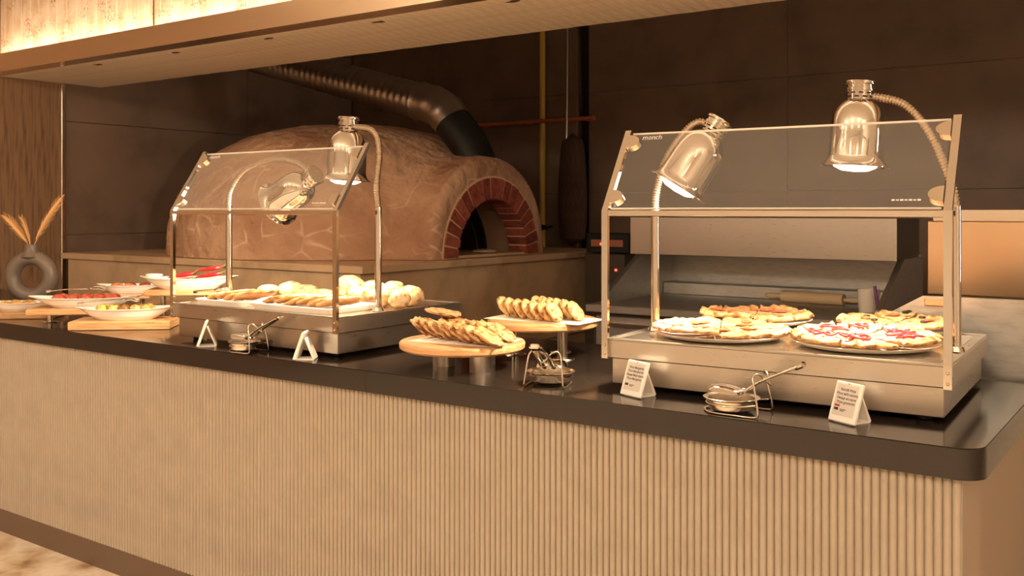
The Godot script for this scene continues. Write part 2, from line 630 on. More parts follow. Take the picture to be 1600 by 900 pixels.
func canopy() -> void:
	var x0 := -6.415
	var x1 := 3.58
	var w := x1 - x0
	var cx := (x0 + x1) / 2
	var t := thing("canopy", "lit travertine canopy with a bronze edge hung above the counter", "canopy")
	# stone facing panels with bronze dividers
	var edges := [x0, -4.735, -2.55, -0.4, 1.7, x1]
	for i in edges.size() - 1:
		quick_box("stone_panel", Vector3((edges[i] + edges[i + 1]) / 2, 2.75, -3.265), Vector3(edges[i + 1] - edges[i] - 0.02, 0.896, 0.03), 0.002, M.travertine, t)
		if i > 0:
			quick_box("divider", Vector3(edges[i], 2.75, -3.262), Vector3(0.02, 0.896, 0.034), 0.002, M.bronze, t)
	quick_box("core", Vector3(cx, 2.75, -3.62), Vector3(w, 0.896, 0.66), 0.0, M.plain_wall, t)
	# soffit with a slightly broken back edge
	var st := tool()
	var rng := RandomNumberGenerator.new()
	rng.seed = 5
	var poly := PackedVector2Array([Vector2(x0, 3.25), Vector2(x1, 3.25)])
	var n := 160
	for i in n + 1:
		poly.append(Vector2(x1 - w * i / n, 3.965 + rng.randf_range(-0.006, 0.006)))
	X = Transform3D(Basis(Vector3.RIGHT, -PI / 2), Vector3.ZERO)
	prism(st, poly, 2.285, 2.302)
	X = Transform3D()
	obj("soffit", st, M.soffit, t)
	for i in 9:
		var p := PackedVector2Array()
		for k in 12:
			var a := TAU2 * k / 12
			p.append(Vector2(cos(a) * rng.randf_range(0.022, 0.05), sin(a) * rng.randf_range(0.008, 0.022)))
		st = tool()
		X = Transform3D(Basis(Vector3.RIGHT, -PI / 2), Vector3(-5.41 + i * 0.765, 0, -3.325))
		prism(st, p, 2.2835, 2.29)
		X = Transform3D()
		obj("pit", st, M.pit, t)
	# bronze trough with the light strip lying in it
	st = tool()
	box(st, Vector3(cx, 2.343, -3.1425), Vector3(w, 0.116, 0.005), 0.001)
	box(st, Vector3(cx, 2.288, -3.195), Vector3(w, 0.006, 0.106), 0.001)
	obj("bronze_edge", st, M.bronze, t)
	quick_box("light_strip", Vector3(cx, 2.2945, -3.19), Vector3(w - 0.05, 0.007, 0.014), 0.0, M.led, t)
	var l := AreaLight3D.new()
	l.name = "strip_glow"
	l.area_size = Vector2(w - 0.05, 0.014)
	l.area_normalize_energy = true
	l.light_energy = 7.0
	l.light_color = Color(1.0, 0.965, 0.91)
	l.area_range = 10.0
	l.shadow_enabled = true
	l.position = Vector3(cx, 2.30, -3.19)
	l.rotation.x = PI / 2
	t.add_child(l)

func rounded_slab(x0: float, x1: float, z0: float, z1: float, r: float) -> PackedVector2Array:
	# outline in (x, -z): rounded at the front right
	var p := PackedVector2Array([Vector2(x0, -z1), Vector2(x0, -z0)])
	p.append(Vector2(x1, -z0))
	p.append(Vector2(x1, -z1 + r))
	for k in range(1, 9):
		var a := PI / 2 * k / 8
		p.append(Vector2(x1 - r + cos(a) * r, -z1 + r - sin(a) * r))
	return p

func counter() -> void:
	var t := thing("buffet_counter", "long buffet counter with dark stone top and beige fluted front", "counter")
	# stone top in two lengths; the outline is drawn in plan and pushed up
	var R := Basis(Vector3.RIGHT, -PI / 2)
	for part in [[-6.41, -2.0755, 0.0], [-2.0745, -0.36, 0.055]]:
		var st := tool()
		X = Transform3D(R, Vector3.ZERO)
		var pl := rounded_slab(part[0], part[1], -3.075, -2.158, maxf(part[2], 0.0005))
		prism(st, pl, TOP - 0.066, TOP - 0.002, part[2] > 0)
		# small chamfer round the top
		var inn := rounded_slab(part[0], part[1] - (0.002 if part[2] > 0 else 0.0), -3.075, -2.160, maxf(part[2], 0.0005))
		sm(st, false)
		for i in pl.size():
			var k := (i + 1) % pl.size()
			quad(st, Vector3(pl[i].x, pl[i].y, TOP - 0.002), Vector3(pl[k].x, pl[k].y, TOP - 0.002), Vector3(inn[k].x, inn[k].y, TOP), Vector3(inn[i].x, inn[i].y, TOP))
		prism(st, inn, TOP - 0.001, TOP)
		X = Transform3D()
		obj("worktop", st, M.slab, t)
	quick_box("carcass", Vector3((-6.41 - 0.402) / 2, 0.478, -2.627), Vector3(6.41 - 0.402, 0.752, 0.87), 0.0, M.side, t)
	quick_box("plinth", Vector3((-6.41 - 0.402) / 2, 0.05, -2.62), Vector3(6.41 - 0.402, 0.1, 0.884), 0.001, M.skirting, t)
	var panel := quick_box("front_panel", Vector3((-6.41 - 0.402) / 2, 0.478, -2.187), Vector3(6.41 - 0.402, 0.752, 0.01), 0.0, M.flute, t)
	var pitch := 0.01814
	var st := tool()
	var poly := PackedVector2Array()
	for k in 9:
		var a := PI * k / 8
		poly.append(Vector2(cos(a) * pitch * 0.46, sin(a) * 0.0075))
	X = Transform3D(R, Vector3.ZERO)
	# plan outline: bulges towards the front (+z), so mirror y
	var fl := PackedVector2Array()
	for p in poly:
		fl.append(Vector2(p.x, -p.y))
	prism(st, fl, 0.101, TOP - 0.0665, true)
	X = Transform3D()
	st.generate_normals()
	var batten: ArrayMesh = st.commit()
	batten.surface_set_material(0, M.flute)
	var off := -panel.position
	for i in 230:
		inst("batten", batten, panel, Vector3(-0.412 - pitch * i, 0, -2.1815) )
	var rest := tool()
	for i in range(230, 330):
		rest.append_from(batten, 0, Transform3D(Basis(), Vector3(-0.412 - pitch * i, 0, -2.1815)))
	var ro := MeshInstance3D.new()
	ro.mesh = rest.commit()
	ro.mesh.surface_set_material(0, M.flute)
	put(ro, "batten_run", panel)
	ro.set_meta("kind", "stuff")

# ------------------------------------------------------------------ clay oven
var oven_noise := FastNoiseLite.new()

func oven_field(p: Vector3) -> float:
	# dome, with a shorter barrel running out to the mouth along +x
	var e := 2.5
	var d := pow(pow(absf(p.x) / 1.19, 2.0) + pow(absf(p.z) / 1.19, 2.0), e / 2.0) + pow(absf(p.y) / 0.86, e)
	var dome := (pow(d, 1.0 / e) - 1.0) * 0.9
	var b := pow(pow(absf(p.z) / 0.60, 2.2) + pow(absf(p.y) / 0.62, 2.2), 1.0 / 2.2)
	var b1 := (b - 1.0) * 0.6
	var b2 := p.x - 1.235
	var kb := 0.07
	var hb := clampf(0.5 - 0.5 * (b2 - b1) / kb, 0.0, 1.0)
	var barrel := maxf(lerpf(b2, b1, hb) + kb * hb * (1.0 - hb), -p.x)
	var k := 0.10
	var h := clampf(0.5 + 0.5 * (barrel - dome) / k, 0.0, 1.0)
	return lerpf(barrel, dome, h) - k * h * (1.0 - h)

func oven() -> void:
	var c := Vector3(-4.8, 1.123, -4.83)
	var base := thing("masonry_block", "stone clad masonry block with a pale slab carrying the clay oven", "masonry block")
	quick_box("slab", Vector3(-4.895, 1.1, -4.96), Vector3(2.81, 0.04, 2.72), 0.004, M.base_stone, base)
	quick_box("body", Vector3(-4.88, 0.82, -4.95), Vector3(2.72, 0.52, 2.66), 0.0, M.base_stone, base)
	quick_box("lower_body", Vector3(-4.885, 0.275, -4.95), Vector3(2.70, 0.55, 2.62), 0.0, M.base_stone, base)
	var t := thing("clay_oven", "large domed terracotta pizza oven with a brick arched mouth", "pizza oven", c)
	oven_noise.seed = 8; oven_noise.frequency = 2.2; oven_noise.fractal_octaves = 4
	# outer shell, by rays from the middle of the hearth
	var st := tool()
	var nu := 300
	var nv := 90
	var P := []
	for j in nv + 1:
		var v := PI / 2 * j / nv
		var row := []
		for i in nu:
			var u := TAU2 * i / nu
			var d := Vector3(cos(u) * cos(v), sin(v), -sin(u) * cos(v))
			var lo := 0.1
			var hi := 2.0
			for q in 22:
				var mid := (lo + hi) / 2
				if oven_field(d * mid) < 0:
					lo = mid
				else:
					hi = mid
			var p := d * lo
			if p.x < 1.2:
				p += d * oven_noise.get_noise_3dv(p) * 0.022
			row.append(p)
		P.append(row)
	sm(st)
	for j in nv:
		for i in nu:
			var k := (i + 1) % nu
			var a: Vector3 = P[j][i]; var b: Vector3 = P[j][k]; var d: Vector3 = P[j + 1][k]; var e: Vector3 = P[j + 1][i]
			var open := true
			for q in [a, b, d, e]:
				if not (q.x > 1.15 and Vector2(q.y, q.z).length() < 0.44):
					open = false
			if not open:
				quad(st, a, b, d, e)
	obj("shell", st, M.clay, t)
	# brick arch round the mouth
	var nb := 19
	var r0 := 0.355
	var r1 := 0.485
	var arch := tool()
	var ring := PackedVector2Array()
	for k in 33:
		var a := PI * k / 32
		ring.append(Vector2(cos(a), sin(a)) * (r1 + 0.012))
	for k in 33:
		var a := PI * (32 - k) / 32
		ring.append(Vector2(cos(a), sin(a)) * (r0 + 0.004))
	var face := Transform3D(Basis(Vector3(0, 0, -1), Vector3.UP, Vector3.RIGHT), Vector3(1.22, 0, 0))
	X = face
	prism(arch, ring, -0.12, 0.018, true)
	X = Transform3D()
	var ar := obj("mouth_arch", arch, M.mortar, t)
	for i in nb:
		var a0 := PI * (i + 0.08) / nb
		var a1 := PI * (i + 0.92) / nb
		var p := PackedVector2Array()
		for k in 4:
			var a := lerpf(a0, a1, k / 3.0)
			p.append(Vector2(cos(a), sin(a)) * r1)
		for k in 4:
			var a := lerpf(a1, a0, k / 3.0)
			p.append(Vector2(cos(a), sin(a)) * r0)
		st = tool()
		X = face
		prism(st, p, -0.12, 0.026 + 0.003 * sin(i * 2.3))
		X = Transform3D()
		obj("brick", st, M.bricks[(i * 7) % 3], ar)
	# inside: vault, hearth, second arch, poker
	st = tool()
	sm(st)
	for i in 32:
		for j in 12:
			var f := func(ii: int, jj: int) -> Vector3:
				var u := TAU2 * ii / 32.0
				var v := PI / 2 * jj / 12.0
				return Vector3(cos(u) * cos(v) * 0.92, sin(v) * 0.6, -sin(u) * cos(v) * 0.92)
			var a: Vector3 = f.call(i, j)
			var b: Vector3 = f.call(i + 1, j)
			var d: Vector3 = f.call(i + 1, j + 1)
			var e: Vector3 = f.call(i, j + 1)
			if not (a.x > 0.7 and Vector2(a.y, a.z).length() < 0.46 and Vector2(d.y, d.z).length() < 0.46):
				quad(st, b, a, e, d)
	obj("chamber", st, M.soot, t)
	st = tool()
	X = Transform3D(face.basis, Vector3.ZERO)
	for k in 16:
		var a0 := PI * k / 16
		var a1 := PI * (k + 1) / 16
		var q := [Vector2(cos(a0), sin(a0)) * 0.40, Vector2(cos(a1), sin(a1)) * 0.40]
		quad(st, Vector3(q[0].x, q[0].y, 0.8), Vector3(q[1].x, q[1].y, 0.8), Vector3(q[1].x, q[1].y, 1.14), Vector3(q[0].x, q[0].y, 1.14))
	X = Transform3D()
	obj("throat", st, M.soot, t)
	st = tool()
	var ri := PackedVector2Array()
	for k in 25:
		var a := PI * k / 24
		ri.append(Vector2(cos(a), sin(a)) * 0.40)
	for k in 25:
		var a := PI * (24 - k) / 24
		ri.append(Vector2(cos(a) * 0.372, sin(a) * 0.385))
	X = Transform3D(face.basis, Vector3(0.86, 0, 0))
	prism(st, ri, -0.03, 0.03)
	X = Transform3D()
	obj("inner_arch", st, M.black_steel, t)
	st = tool()
	box(st, Vector3(0.42, 0.008, 0), Vector3(1.62, 0.016, 0.70), 0.002)
	obj("hearth", st, M.base_stone, t)
	st = tool()
	tube(st, [Vector3(0.95, 0.016, 0.10), Vector3(0.90, 0.36, 0.12)], 0.008, 8)
	obj("damper_rod", st, M.black_steel, t)
	st = tool()
	X = Transform3D(Basis(), Vector3(1.0, 0.02, -0.22))
	lump(st, Vector3(0.07, 0.012, 0.10), 0.01, 0.25, 3, func(_d, _e): return Color(0.75, 0.66, 0.54), 16, 6)
	X = Transform3D(Basis(), Vector3(0.55, 0.02, 0.1))
	lump(st, Vector3(0.06, 0.02, 0.3), 0.012, 0.25, 4, func(_d, _e): return Color(0.6, 0.45, 0.32), 16, 6)
	X = Transform3D()
	var fl := obj("flour", st, M.food, t)
	fl.set_meta("kind", "stuff")
	# smoke pipe
	var d := Node3D.new()
	d.position = -c
	put(d, "flue_pipe", t)
	d.set_meta("label", "ribbed steel flue pipe with a black collar")
	st = tool()
	tube(st, [Vector3(-3.70, 1.70, -4.84), Vector3(-3.765, 1.83, -4.84), Vector3(-3.89, 1.965, -4.84)], [0.125, 0.122, 0.12], 28)
	obj("black_collar", st, M.black_steel, d)
	var path := spline([Vector3(-3.89, 1.965, -4.84), Vector3(-3.95, 2.03, -4.84), Vector3(-4.03, 2.08, -4.84), Vector3(-4.16, 2.118, -4.84)], 14)
	var rad := []
	for i in path.size():
		rad.append(0.125 if i % 5 != 4 else 0.131)
	st = tool()
	tube(st, path, rad, 28)
	obj("elbow", st, M.duct, d)
	path = []
	rad = []
	var A := Vector3(-4.15, 2.115, -4.84)
	var B := Vector3(-6.0, 2.62, -4.84)
	var n := 132
	for i in n + 1:
		path.append(A.lerp(B, float(i) / n))
		rad.append([0.116, 0.122, 0.116, 0.114][i % 4])
	st = tool()
	tube(st, path, rad, 28)
	obj("ribbed_duct", st, M.duct, d)
	st = tool()
	tube(st, spline([Vector3(-5.98, 2.614, -4.84), Vector3(-6.08, 2.68, -4.84), Vector3(-6.14, 2.8, -4.84), Vector3(-6.14, 3.19, -4.84)], 14), 0.118, 24)
	obj("riser", st, M.duct, d)

# ------------------------------------------------------------------ kitchen behind
func kitchen() -> void:
	var st := tool()
	tube(st, [Vector3(-4.28, 0, -6.46), Vector3(-4.28, 3.2, -6.46)], 0.024, 10)
	var g := thing("gas_pipe", "upright yellow gas pipe on the dark back wall", "pipe")
	obj("pipe", st, M.brass, g)
	st = tool()
	box(st, Vector3(-4.28, 1.27, -6.46), Vector3(0.05, 0.05, 0.06), 0.01)
	tube(st, [Vector3(-4.27, 1.27, -6.43), Vector3(-4.16, 1.28, -6.42)], 0.008, 6)
	obj("valve", st, M.black_steel, g)
	st = tool()
	tube(st, [Vector3(-5.0, 2.11, -6.39), Vector3(-3.76, 2.11, -6.39)], 0.017, 10)
	var cp := thing("copper_pipe", "horizontal copper pipe crossing the dark back wall", "pipe")
	obj("pipe", st, M.copper, cp)
	st = tool()
	for x in [-4.85, -4.4, -3.85]:
		box(st, Vector3(x, 2.11, -6.45), Vector3(0.02, 0.03, 0.11), 0.002)
	obj("bracket", st, M.copper, cp)
	# brush
	var b := thing("oven_brush", "long dark brown fibre brush hanging from a pale handle", "brush")
	st = tool()
	tube(st, [Vector3(-3.955, 1.95, -6.30), Vector3(-3.955, 2.98, -6.32)], 0.011, 8)
	obj("handle", st, M.satin, b)
	st = tool()
	var pr := []
	for k in 15:
		var v := k / 14.0
		pr.append(Vector2(0.135 * pow(sin(clampf(0.06 + v * 0.9, 0, 1) * PI), 0.22) * (0.82 + 0.2 * v) * (0.0 if k == 0 or k == 14 else 1.0), 2.0 - v * 0.87))
	X = Transform3D(Basis(), Vector3(-3.912, 0, -6.32))
	lathe(st, pr, 28, 1.0, 0.5)
	X = Transform3D()
	obj("bristles", st, M.fibre, b)
	st = tool()
	tube(st, [Vector3(-3.955, 2.96, -6.34), Vector3(-3.955, 2.97, -6.5)], 0.008, 6)
	obj("hook", st, M.black_steel, b)
	# control cabinet
	var cb := thing("control_cabinet", "small dark cabinet with a glowing panel beside the oven base", "cabinet")
	quick_box("body", Vector3(-3.22, 0.56, -5.75), Vector3(0.30, 1.12, 0.30), 0.005, M.dark_steel, cb)
	var hd := quick_box("control_head", Vector3(-3.2, 1.19, -5.72), Vector3(0.32, 0.13, 0.24), 0.006, M.black, cb)
	st = tool()
	box(st, Vector3(-3.2, 1.19, -5.599), Vector3(0.24, 0.045, 0.004), 0.001)
	obj("readout_display", st, M.readout, hd)
	for p in [Vector3(-3.24, 1.185, -5.595), Vector3(-3.13, 1.015, -5.598)]:
		st = tool()
		X = Transform3D(Basis(Vector3.RIGHT, PI / 2), p)
		lathe(st, [Vector2(0, 0.004), Vector2(0.009, 0.004), Vector2(0.009, -0.004), Vector2(0, -0.004)], 10)
		X = Transform3D()
		obj("indicator_light", st, M.red_led, cb)
	# pizza preparation table
	var t := thing("preparation_table", "steel preparation table with slanted sides and a boxed hood", "table")
	quick_box("worktop", Vector3(-1.86, 0.90, -4.83), Vector3(1.52, 0.04, 0.94), 0.004, M.worn_steel, t)
	quick_box("cabinet", Vector3(-1.86, 0.46, -4.85), Vector3(1.48, 0.84, 0.88), 0.003, M.dark_steel, t)
	for k in 3:
		var dr := quick_box("drawer", Vector3(-2.34 + k * 0.49, 0.77, -4.402), Vector3(0.47, 0.18, 0.02), 0.003, M.worn_steel, t)
		st = tool()
		box(st, Vector3(-2.34 + k * 0.49, 0.82, -4.38), Vector3(0.3, 0.02, 0.025), 0.004)
		obj("handle", st, M.satin, dr)
	for x in [-2.60, -1.19]:
		st = tool()
		X = Transform3D(Basis(Vector3(0, 0, -1), Vector3.UP, Vector3.RIGHT), Vector3(x, 0, 0))
		prism(st, PackedVector2Array([Vector2(4.5, 0.92), Vector2(5.28, 0.92), Vector2(5.28, 1.17), Vector2(4.9, 1.17), Vector2(4.5, 0.96)]), 0.0, 0.03)
		X = Transform3D()
		obj("side_panel", st, M.worn_steel, t)
	quick_box("back_panel", Vector3(-1.88, 1.05, -5.29), Vector3(1.42, 0.26, 0.02), 0.0, M.worn_steel, t)
	quick_box("ledge", Vector3(-1.88, 0.955, -5.22), Vector3(1.38, 0.07, 0.12), 0.004, M.worn_steel, t)
	quick_box("hood_front", Vector3(-1.88, 1.268, -4.80), Vector3(1.42, 0.205, 0.012), 0.002, M.steel, t)
	quick_box("hood_box", Vector3(-1.88, 1.268, -5.05), Vector3(1.40, 0.198, 0.49), 0.002, M.dark_steel, t)
	# rolling pin
	var rp := thing("rolling_pin", "pale wooden rolling pin lying on the preparation table", "rolling pin", Vector3(-1.65, 0.951, -5.04), -0.12)
	st = tool()
	X = Transform3D(Basis(Vector3.BACK, PI / 2), Vector3.ZERO)
	lathe(st, [Vector2(0, 0.17), Vector2(0.028, 0.17), Vector2(0.031, 0.167), Vector2(0.031, -0.167), Vector2(0.028, -0.17), Vector2(0, -0.17)], 20)
	X = Transform3D()
	obj("roller", st, M.pin, rp)
	for sgn in [-1.0, 1.0]:
		st = tool()
		X = Transform3D(Basis(Vector3.BACK, -PI / 2 * sgn), Vector3(0.17 * sgn, 0, 0))
		lathe(st, [Vector2(0, 0.10), Vector2(0.008, 0.097), Vector2(0.014, 0.08), Vector2(0.016, 0.05), Vector2(0.010, 0.008), Vector2(0.010, 0)], 14)
		X = Transform3D()
		obj("handle", st, M.pin, rp)
	# cup with a purple stick
	st = tool()
	X = Transform3D(Basis(), Vector3(-1.30, 0.92, -4.80))
	lathe(st, [Vector2(0.046, 0.11), Vector2(0.05, 0.11), Vector2(0.052, 0.1), Vector2(0.045, 0.0), Vector2(0.0, 0.0)], 24)
	lathe(st, [Vector2(0.0, 0.01), Vector2(0.04, 0.01), Vector2(0.046, 0.11)], 24)
	X = Transform3D()
	var cup := thing("white_cup", "small white tub standing on the preparation table", "cup")
	obj("cup_wall", st, M.white, cup)
	st = tool()
	tube(st, [Vector3(-1.245, 1.05, -4.70), Vector3(-1.205, 0.928, -4.62)], 0.008, 8)
	tag(obj("purple_stick", st, M.purple), "thin purple stick leaning beside the white tub", "stick")
	# steel appliance at the right
	var ap := thing("steel_appliance", "boxy copper toned steel appliance behind the right display", "appliance")
	quick_box("upper_casing", Vector3(-0.21, 1.235, -4.05), Vector3(1.22, 0.27, 0.5), 0.004, M.copper_steel, ap)
	quick_box("lower_casing", Vector3(-0.19, 0.55, -4.06), Vector3(1.16, 1.1, 0.46), 0.003, M.worn_steel, ap)
	st = tool()
	X = Transform3D(Basis(), Vector3(-0.2, 0, -4.05))
	prism(st, PackedVector2Array([Vector2(-0.60, 1.37), Vector2(0.6, 1.37), Vector2(0.6, 1.41), Vector2(-0.57, 1.41), Vector2(-0.605, 1.39)]), -0.24, 0.235)
	X = Transform3D()
	obj("lid", st, M.satin, ap)
	# splash panel behind the counter
	var sp := thing("splash_panel", "pale brushed steel splash panel with a slanted end behind the counter", "panel")
	st = tool()
	prism(st, PackedVector2Array([Vector2(-0.95, 0.0), Vector2(0.9, 0.0), Vector2(0.9, 1.155), Vector2(-0.685, 1.15), Vector2(-0.95, 0.995)]), -3.135, -3.115)
	obj("sheet", st, M.worn_steel, sp)
	quick_box("clip", Vector3(-0.64, 1.133, -3.108), Vector3(0.075, 0.022, 0.014), 0.002, M.copper_steel, sp)

# ------------------------------------------------------------------ heated displays
func lamp_head(t: Node3D, top: Vector3, axis: Vector3) -> void:
	# top = centre of the cap, axis points out of the mouth; built in the display's own axes
	var h := Node3D.new()
	var y := -axis.normalized()
	var z := Vector3.BACK
	var x := y.cross(z).normalized()
	z = x.cross(y)
	h.transform = Transform3D(Basis(x, y, z), top)
	put(h, "lamp_head", t)
	var st := tool()
	lathe(st, [Vector2(0, 0.0), Vector2(0.037, 0.0), Vector2(0.0395, -0.003), Vector2(0.0395, -0.008), Vector2(0.0345, -0.010), Vector2(0.0345, -0.018), Vector2(0.037, -0.019), Vector2(0.037, -0.026), Vector2(0.0345, -0.027), Vector2(0.0345, -0.05), Vector2(0.03, -0.052)], 28)
	obj("vented_cap", st, M.chrome, h)
	st = tool()
	for k in 10:
		for r in 2:
			X = Transform3D(Basis(Vector3.UP, TAU2 * (k + 0.5 * r) / 10.0), Vector3.ZERO)
			box(st, Vector3(0.0348, -0.0325 - 0.010 * r, 0), Vector3(0.002, 0.004, 0.012), 0.0005)
	X = Transform3D()
	obj("vent_slots", st, M.black, h)
	st = tool()
	lathe(st, [Vector2(0.032, -0.050), Vector2(0.043, -0.058), Vector2(0.055, -0.071), Vector2(0.063, -0.088), Vector2(0.0675, -0.11), Vector2(0.0695, -0.14), Vector2(0.071, -0.20), Vector2(0.074, -0.213), Vector2(0.081, -0.222), Vector2(0.090, -0.227), Vector2(0.090, -0.229), Vector2(0.079, -0.2245), Vector2(0.0715, -0.2145), Vector2(0.0685, -0.20), Vector2(0.067, -0.14), Vector2(0.060, -0.088), Vector2(0.030, -0.055)], 48)
	obj("shade", st, M.chrome, h)
	st = tool()
	lathe(st, [Vector2(0.02, -0.08), Vector2(0.022, -0.12), Vector2(0.036, -0.16), Vector2(0.054, -0.195), Vector2(0.060, -0.216), Vector2(0.054, -0.230), Vector2(0.035, -0.239), Vector2(0.0, -0.242)], 28)
	obj("bulb", st, M.bulb, h)
	var l := SpotLight3D.new()
	l.name = "heat_lamp_beam"
	l.light_color = Color(1.0, 0.90, 0.76)
	l.light_energy = 2.2
	l.light_size = 0.045
	l.spot_angle = 66.0
	l.spot_angle_attenuation = 0.9
	l.spot_range = 8.0
	l.shadow_enabled = true
	l.position = Vector3(0, -0.25, 0)
	l.rotation.x = -PI / 2
	h.add_child(l)

func stem(t: Node3D, pts: Array, straight: int) -> void:
	# straight tube first, then the ribbed gooseneck
	var s := Node3D.new()
	put(s, "lamp_stem", t)
	var st := tool()
	lathe_at(st, pts[0], [Vector2(0.0, 0.012), Vector2(0.018, 0.012), Vector2(0.022, 0.0), Vector2(0.0, 0.0)])
	tube(st, [pts[0], pts[straight]], 0.0125, 16)
	obj("tube", st, M.chrome, s)
	var path := spline(pts.slice(straight), 135)
	var rad := []
	for i in path.size():
		rad.append(0.0112 if i % 3 != 2 else 0.0078)
	st = tool()
	tube(st, path, rad, 10)
	obj("gooseneck", st, M.neck, s)

func lathe_at(st: SurfaceTool, at: Vector3, prof: Array, n := 24) -> void:
	var keep := X
	X = X * Transform3D(Basis(), at)
	lathe(st, prof, n)
	X = keep

# origin: middle of the tray's front edge on the counter top; -z goes back
func heated_display(label: String, at: Vector3, turn: float, neckA: Array, lampA: Array, neckB: Array, lampB: Array) -> Node3D:
	var t := thing("heated_display", label, "food warmer", at, turn, "")
	var hw := 0.4375
	quick_box("housing", Vector3(0, 0.05, -0.328), Vector3(0.843, 0.07, 0.63), 0.002, M.steel, t)
	for sx in [-0.37, 0.37]:
		for sz in [-0.06, -0.58]:
			var st := tool()
			lathe_at(st, Vector3(sx, 0, sz), [Vector2(0, 0.016), Vector2(0.018, 0.016), Vector2(0.018, 0.003), Vector2(0.015, 0.0), Vector2(0.0, 0.0)], 16)
			obj("foot", st, M.black, t)
	# tray with a raised rim
	var st := tool()
	box(st, Vector3(0, 0.11, -0.325), Vector3(hw * 2, 0.05, 0.65), 0.0025)
	for z in [-0.008, -0.642]:
		box(st, Vector3(0, 0.1365, z), Vector3(hw * 2 - 0.002, 0.005, 0.014), 0.0015)
	for x in [-hw + 0.008, hw - 0.008]:
		box(st, Vector3(x, 0.1365, -0.325), Vector3(0.014, 0.005, 0.622), 0.0015)
	obj("tray", st, M.steel, t)
	st = tool()
	box(st, Vector3(0, 0.1356, -0.325), Vector3(hw * 2 - 0.06, 0.002, 0.58), 0.0005)
	obj("hot_plate", st, M.satin, t)
	# guard: two bent flat bars, a cross rail, tilted glass, clamps
	var bar := PackedVector2Array([Vector2(0.0, 0.085), Vector2(0.012, 0.085), Vector2(0.012, 0.484), Vector2(0.163, 0.712), Vector2(0.150, 0.717), Vector2(0.0, 0.488)])
	for sx in [-1.0, 1.0]:
		st = tool()
		X = Transform3D(Basis(Vector3(0, 0, -1), Vector3.UP, Vector3.RIGHT), Vector3(sx * (hw + 0.004) - (0.018 if sx > 0 else 0.0), 0, 0.0125))
		prism(st, bar, 0.0, 0.018)
		X = Transform3D()
		var br := obj("guard_bar", st, M.chrome, t)
		st = tool()
		for y in [0.098, 0.122]:
			X = Transform3D(Basis(Vector3.RIGHT, PI / 2), Vector3(sx * (hw - 0.005), y, 0.0125))
			lathe(st, [Vector2(0, 0.003), Vector2(0.003, 0.002), Vector2(0.0042, 0.0), Vector2(0, 0)], 10)
		X = Transform3D()
		obj("screw", st, M.satin, br)
	quick_box("cross_rail", Vector3(0, 0.481, 0.006), Vector3(hw * 2 - 0.024, 0.016, 0.011), 0.0015, M.satin, t)
	# glass: local frame with y up the slope
	var lo := Vector3(0, 0.493, 0.004)
	var hi := Vector3(0, 0.706, -0.139)
	var up := (hi - lo).normalized()
	var nrm := Vector3.RIGHT.cross(up)
	var G := Transform3D(Basis(Vector3.RIGHT, up, nrm), (lo + hi) / 2)
	var len := (hi - lo).length()
	st = tool()
	X = G
	box(st, Vector3.ZERO, Vector3(hw * 2 - 0.036, len, 0.006), 0.001)
	X = Transform3D()
	obj("glass_guard", st, M.glass, t)
	st = tool()
	for sy in [-1.0, 1.0]:
		X = G
		box(st, Vector3(0, sy * (len / 2 - 0.0004), 0), Vector3(hw * 2 - 0.04, 0.0016, 0.0062), 0.0)
	X = Transform3D()
	obj("glass_edge", st, M.etch, t)
	for sx in [-1.0, 1.0]:
		for sy in [-1.0, 1.0]:
			var p := PackedVector2Array()
			for k in 13:
				var a := -PI / 2 + PI * k / 12
				p.append(Vector2(-sx * (cos(a) * 0.034), sin(a) * 0.022))
			st = tool()
			X = G * Transform3D(Basis(), Vector3(sx * (hw - 0.016), sy * (len / 2 - 0.034), 0))
			prism(st, p, -0.009, 0.011)
			X = Transform3D()
			obj("glass_clamp", st, M.satin, t)
	# maker's mark on the glass
	var mark := TextMesh.new()
	var font := SystemFont.new()
	font.font_names = PackedStringArray(["Droid Sans"])
	mark.font = font
	mark.text = "monch"
	mark.font_size = 32
	mark.pixel_size = 0.0006
	mark.depth = 0.0006
	mark.material = M.etch
	var mo := MeshInstance3D.new()
	mo.mesh = mark
	mo.transform = G * Transform3D(Basis(), Vector3(-hw + 0.084, len / 2 - 0.018, 0.0036))
	put(mo, "lettering", t)
	st = tool()
	X = G
	for k in 7:
		box(st, Vector3(hw - 0.125 + k * 0.0095, -len / 2 + 0.022, 0.0033), Vector3(0.007, 0.003 if k % 2 else 0.0045, 0.0006), 0.0)
	X = Transform3D()
	obj("small_print", st, M.etch, t)
	# lamps; the given points are in room axes
	var inv := t.transform.affine_inverse()
	for pair in [[neckA, lampA], [neckB, lampB]]:
		var pts := []
		for p in pair[0]:
			pts.append(inv * p)
		stem(t, pts, 1)
		var a: Vector3 = inv * pair[1][0]
		var b: Vector3 = inv * pair[1][1]
		lamp_head(t, a, b - a)
	return t

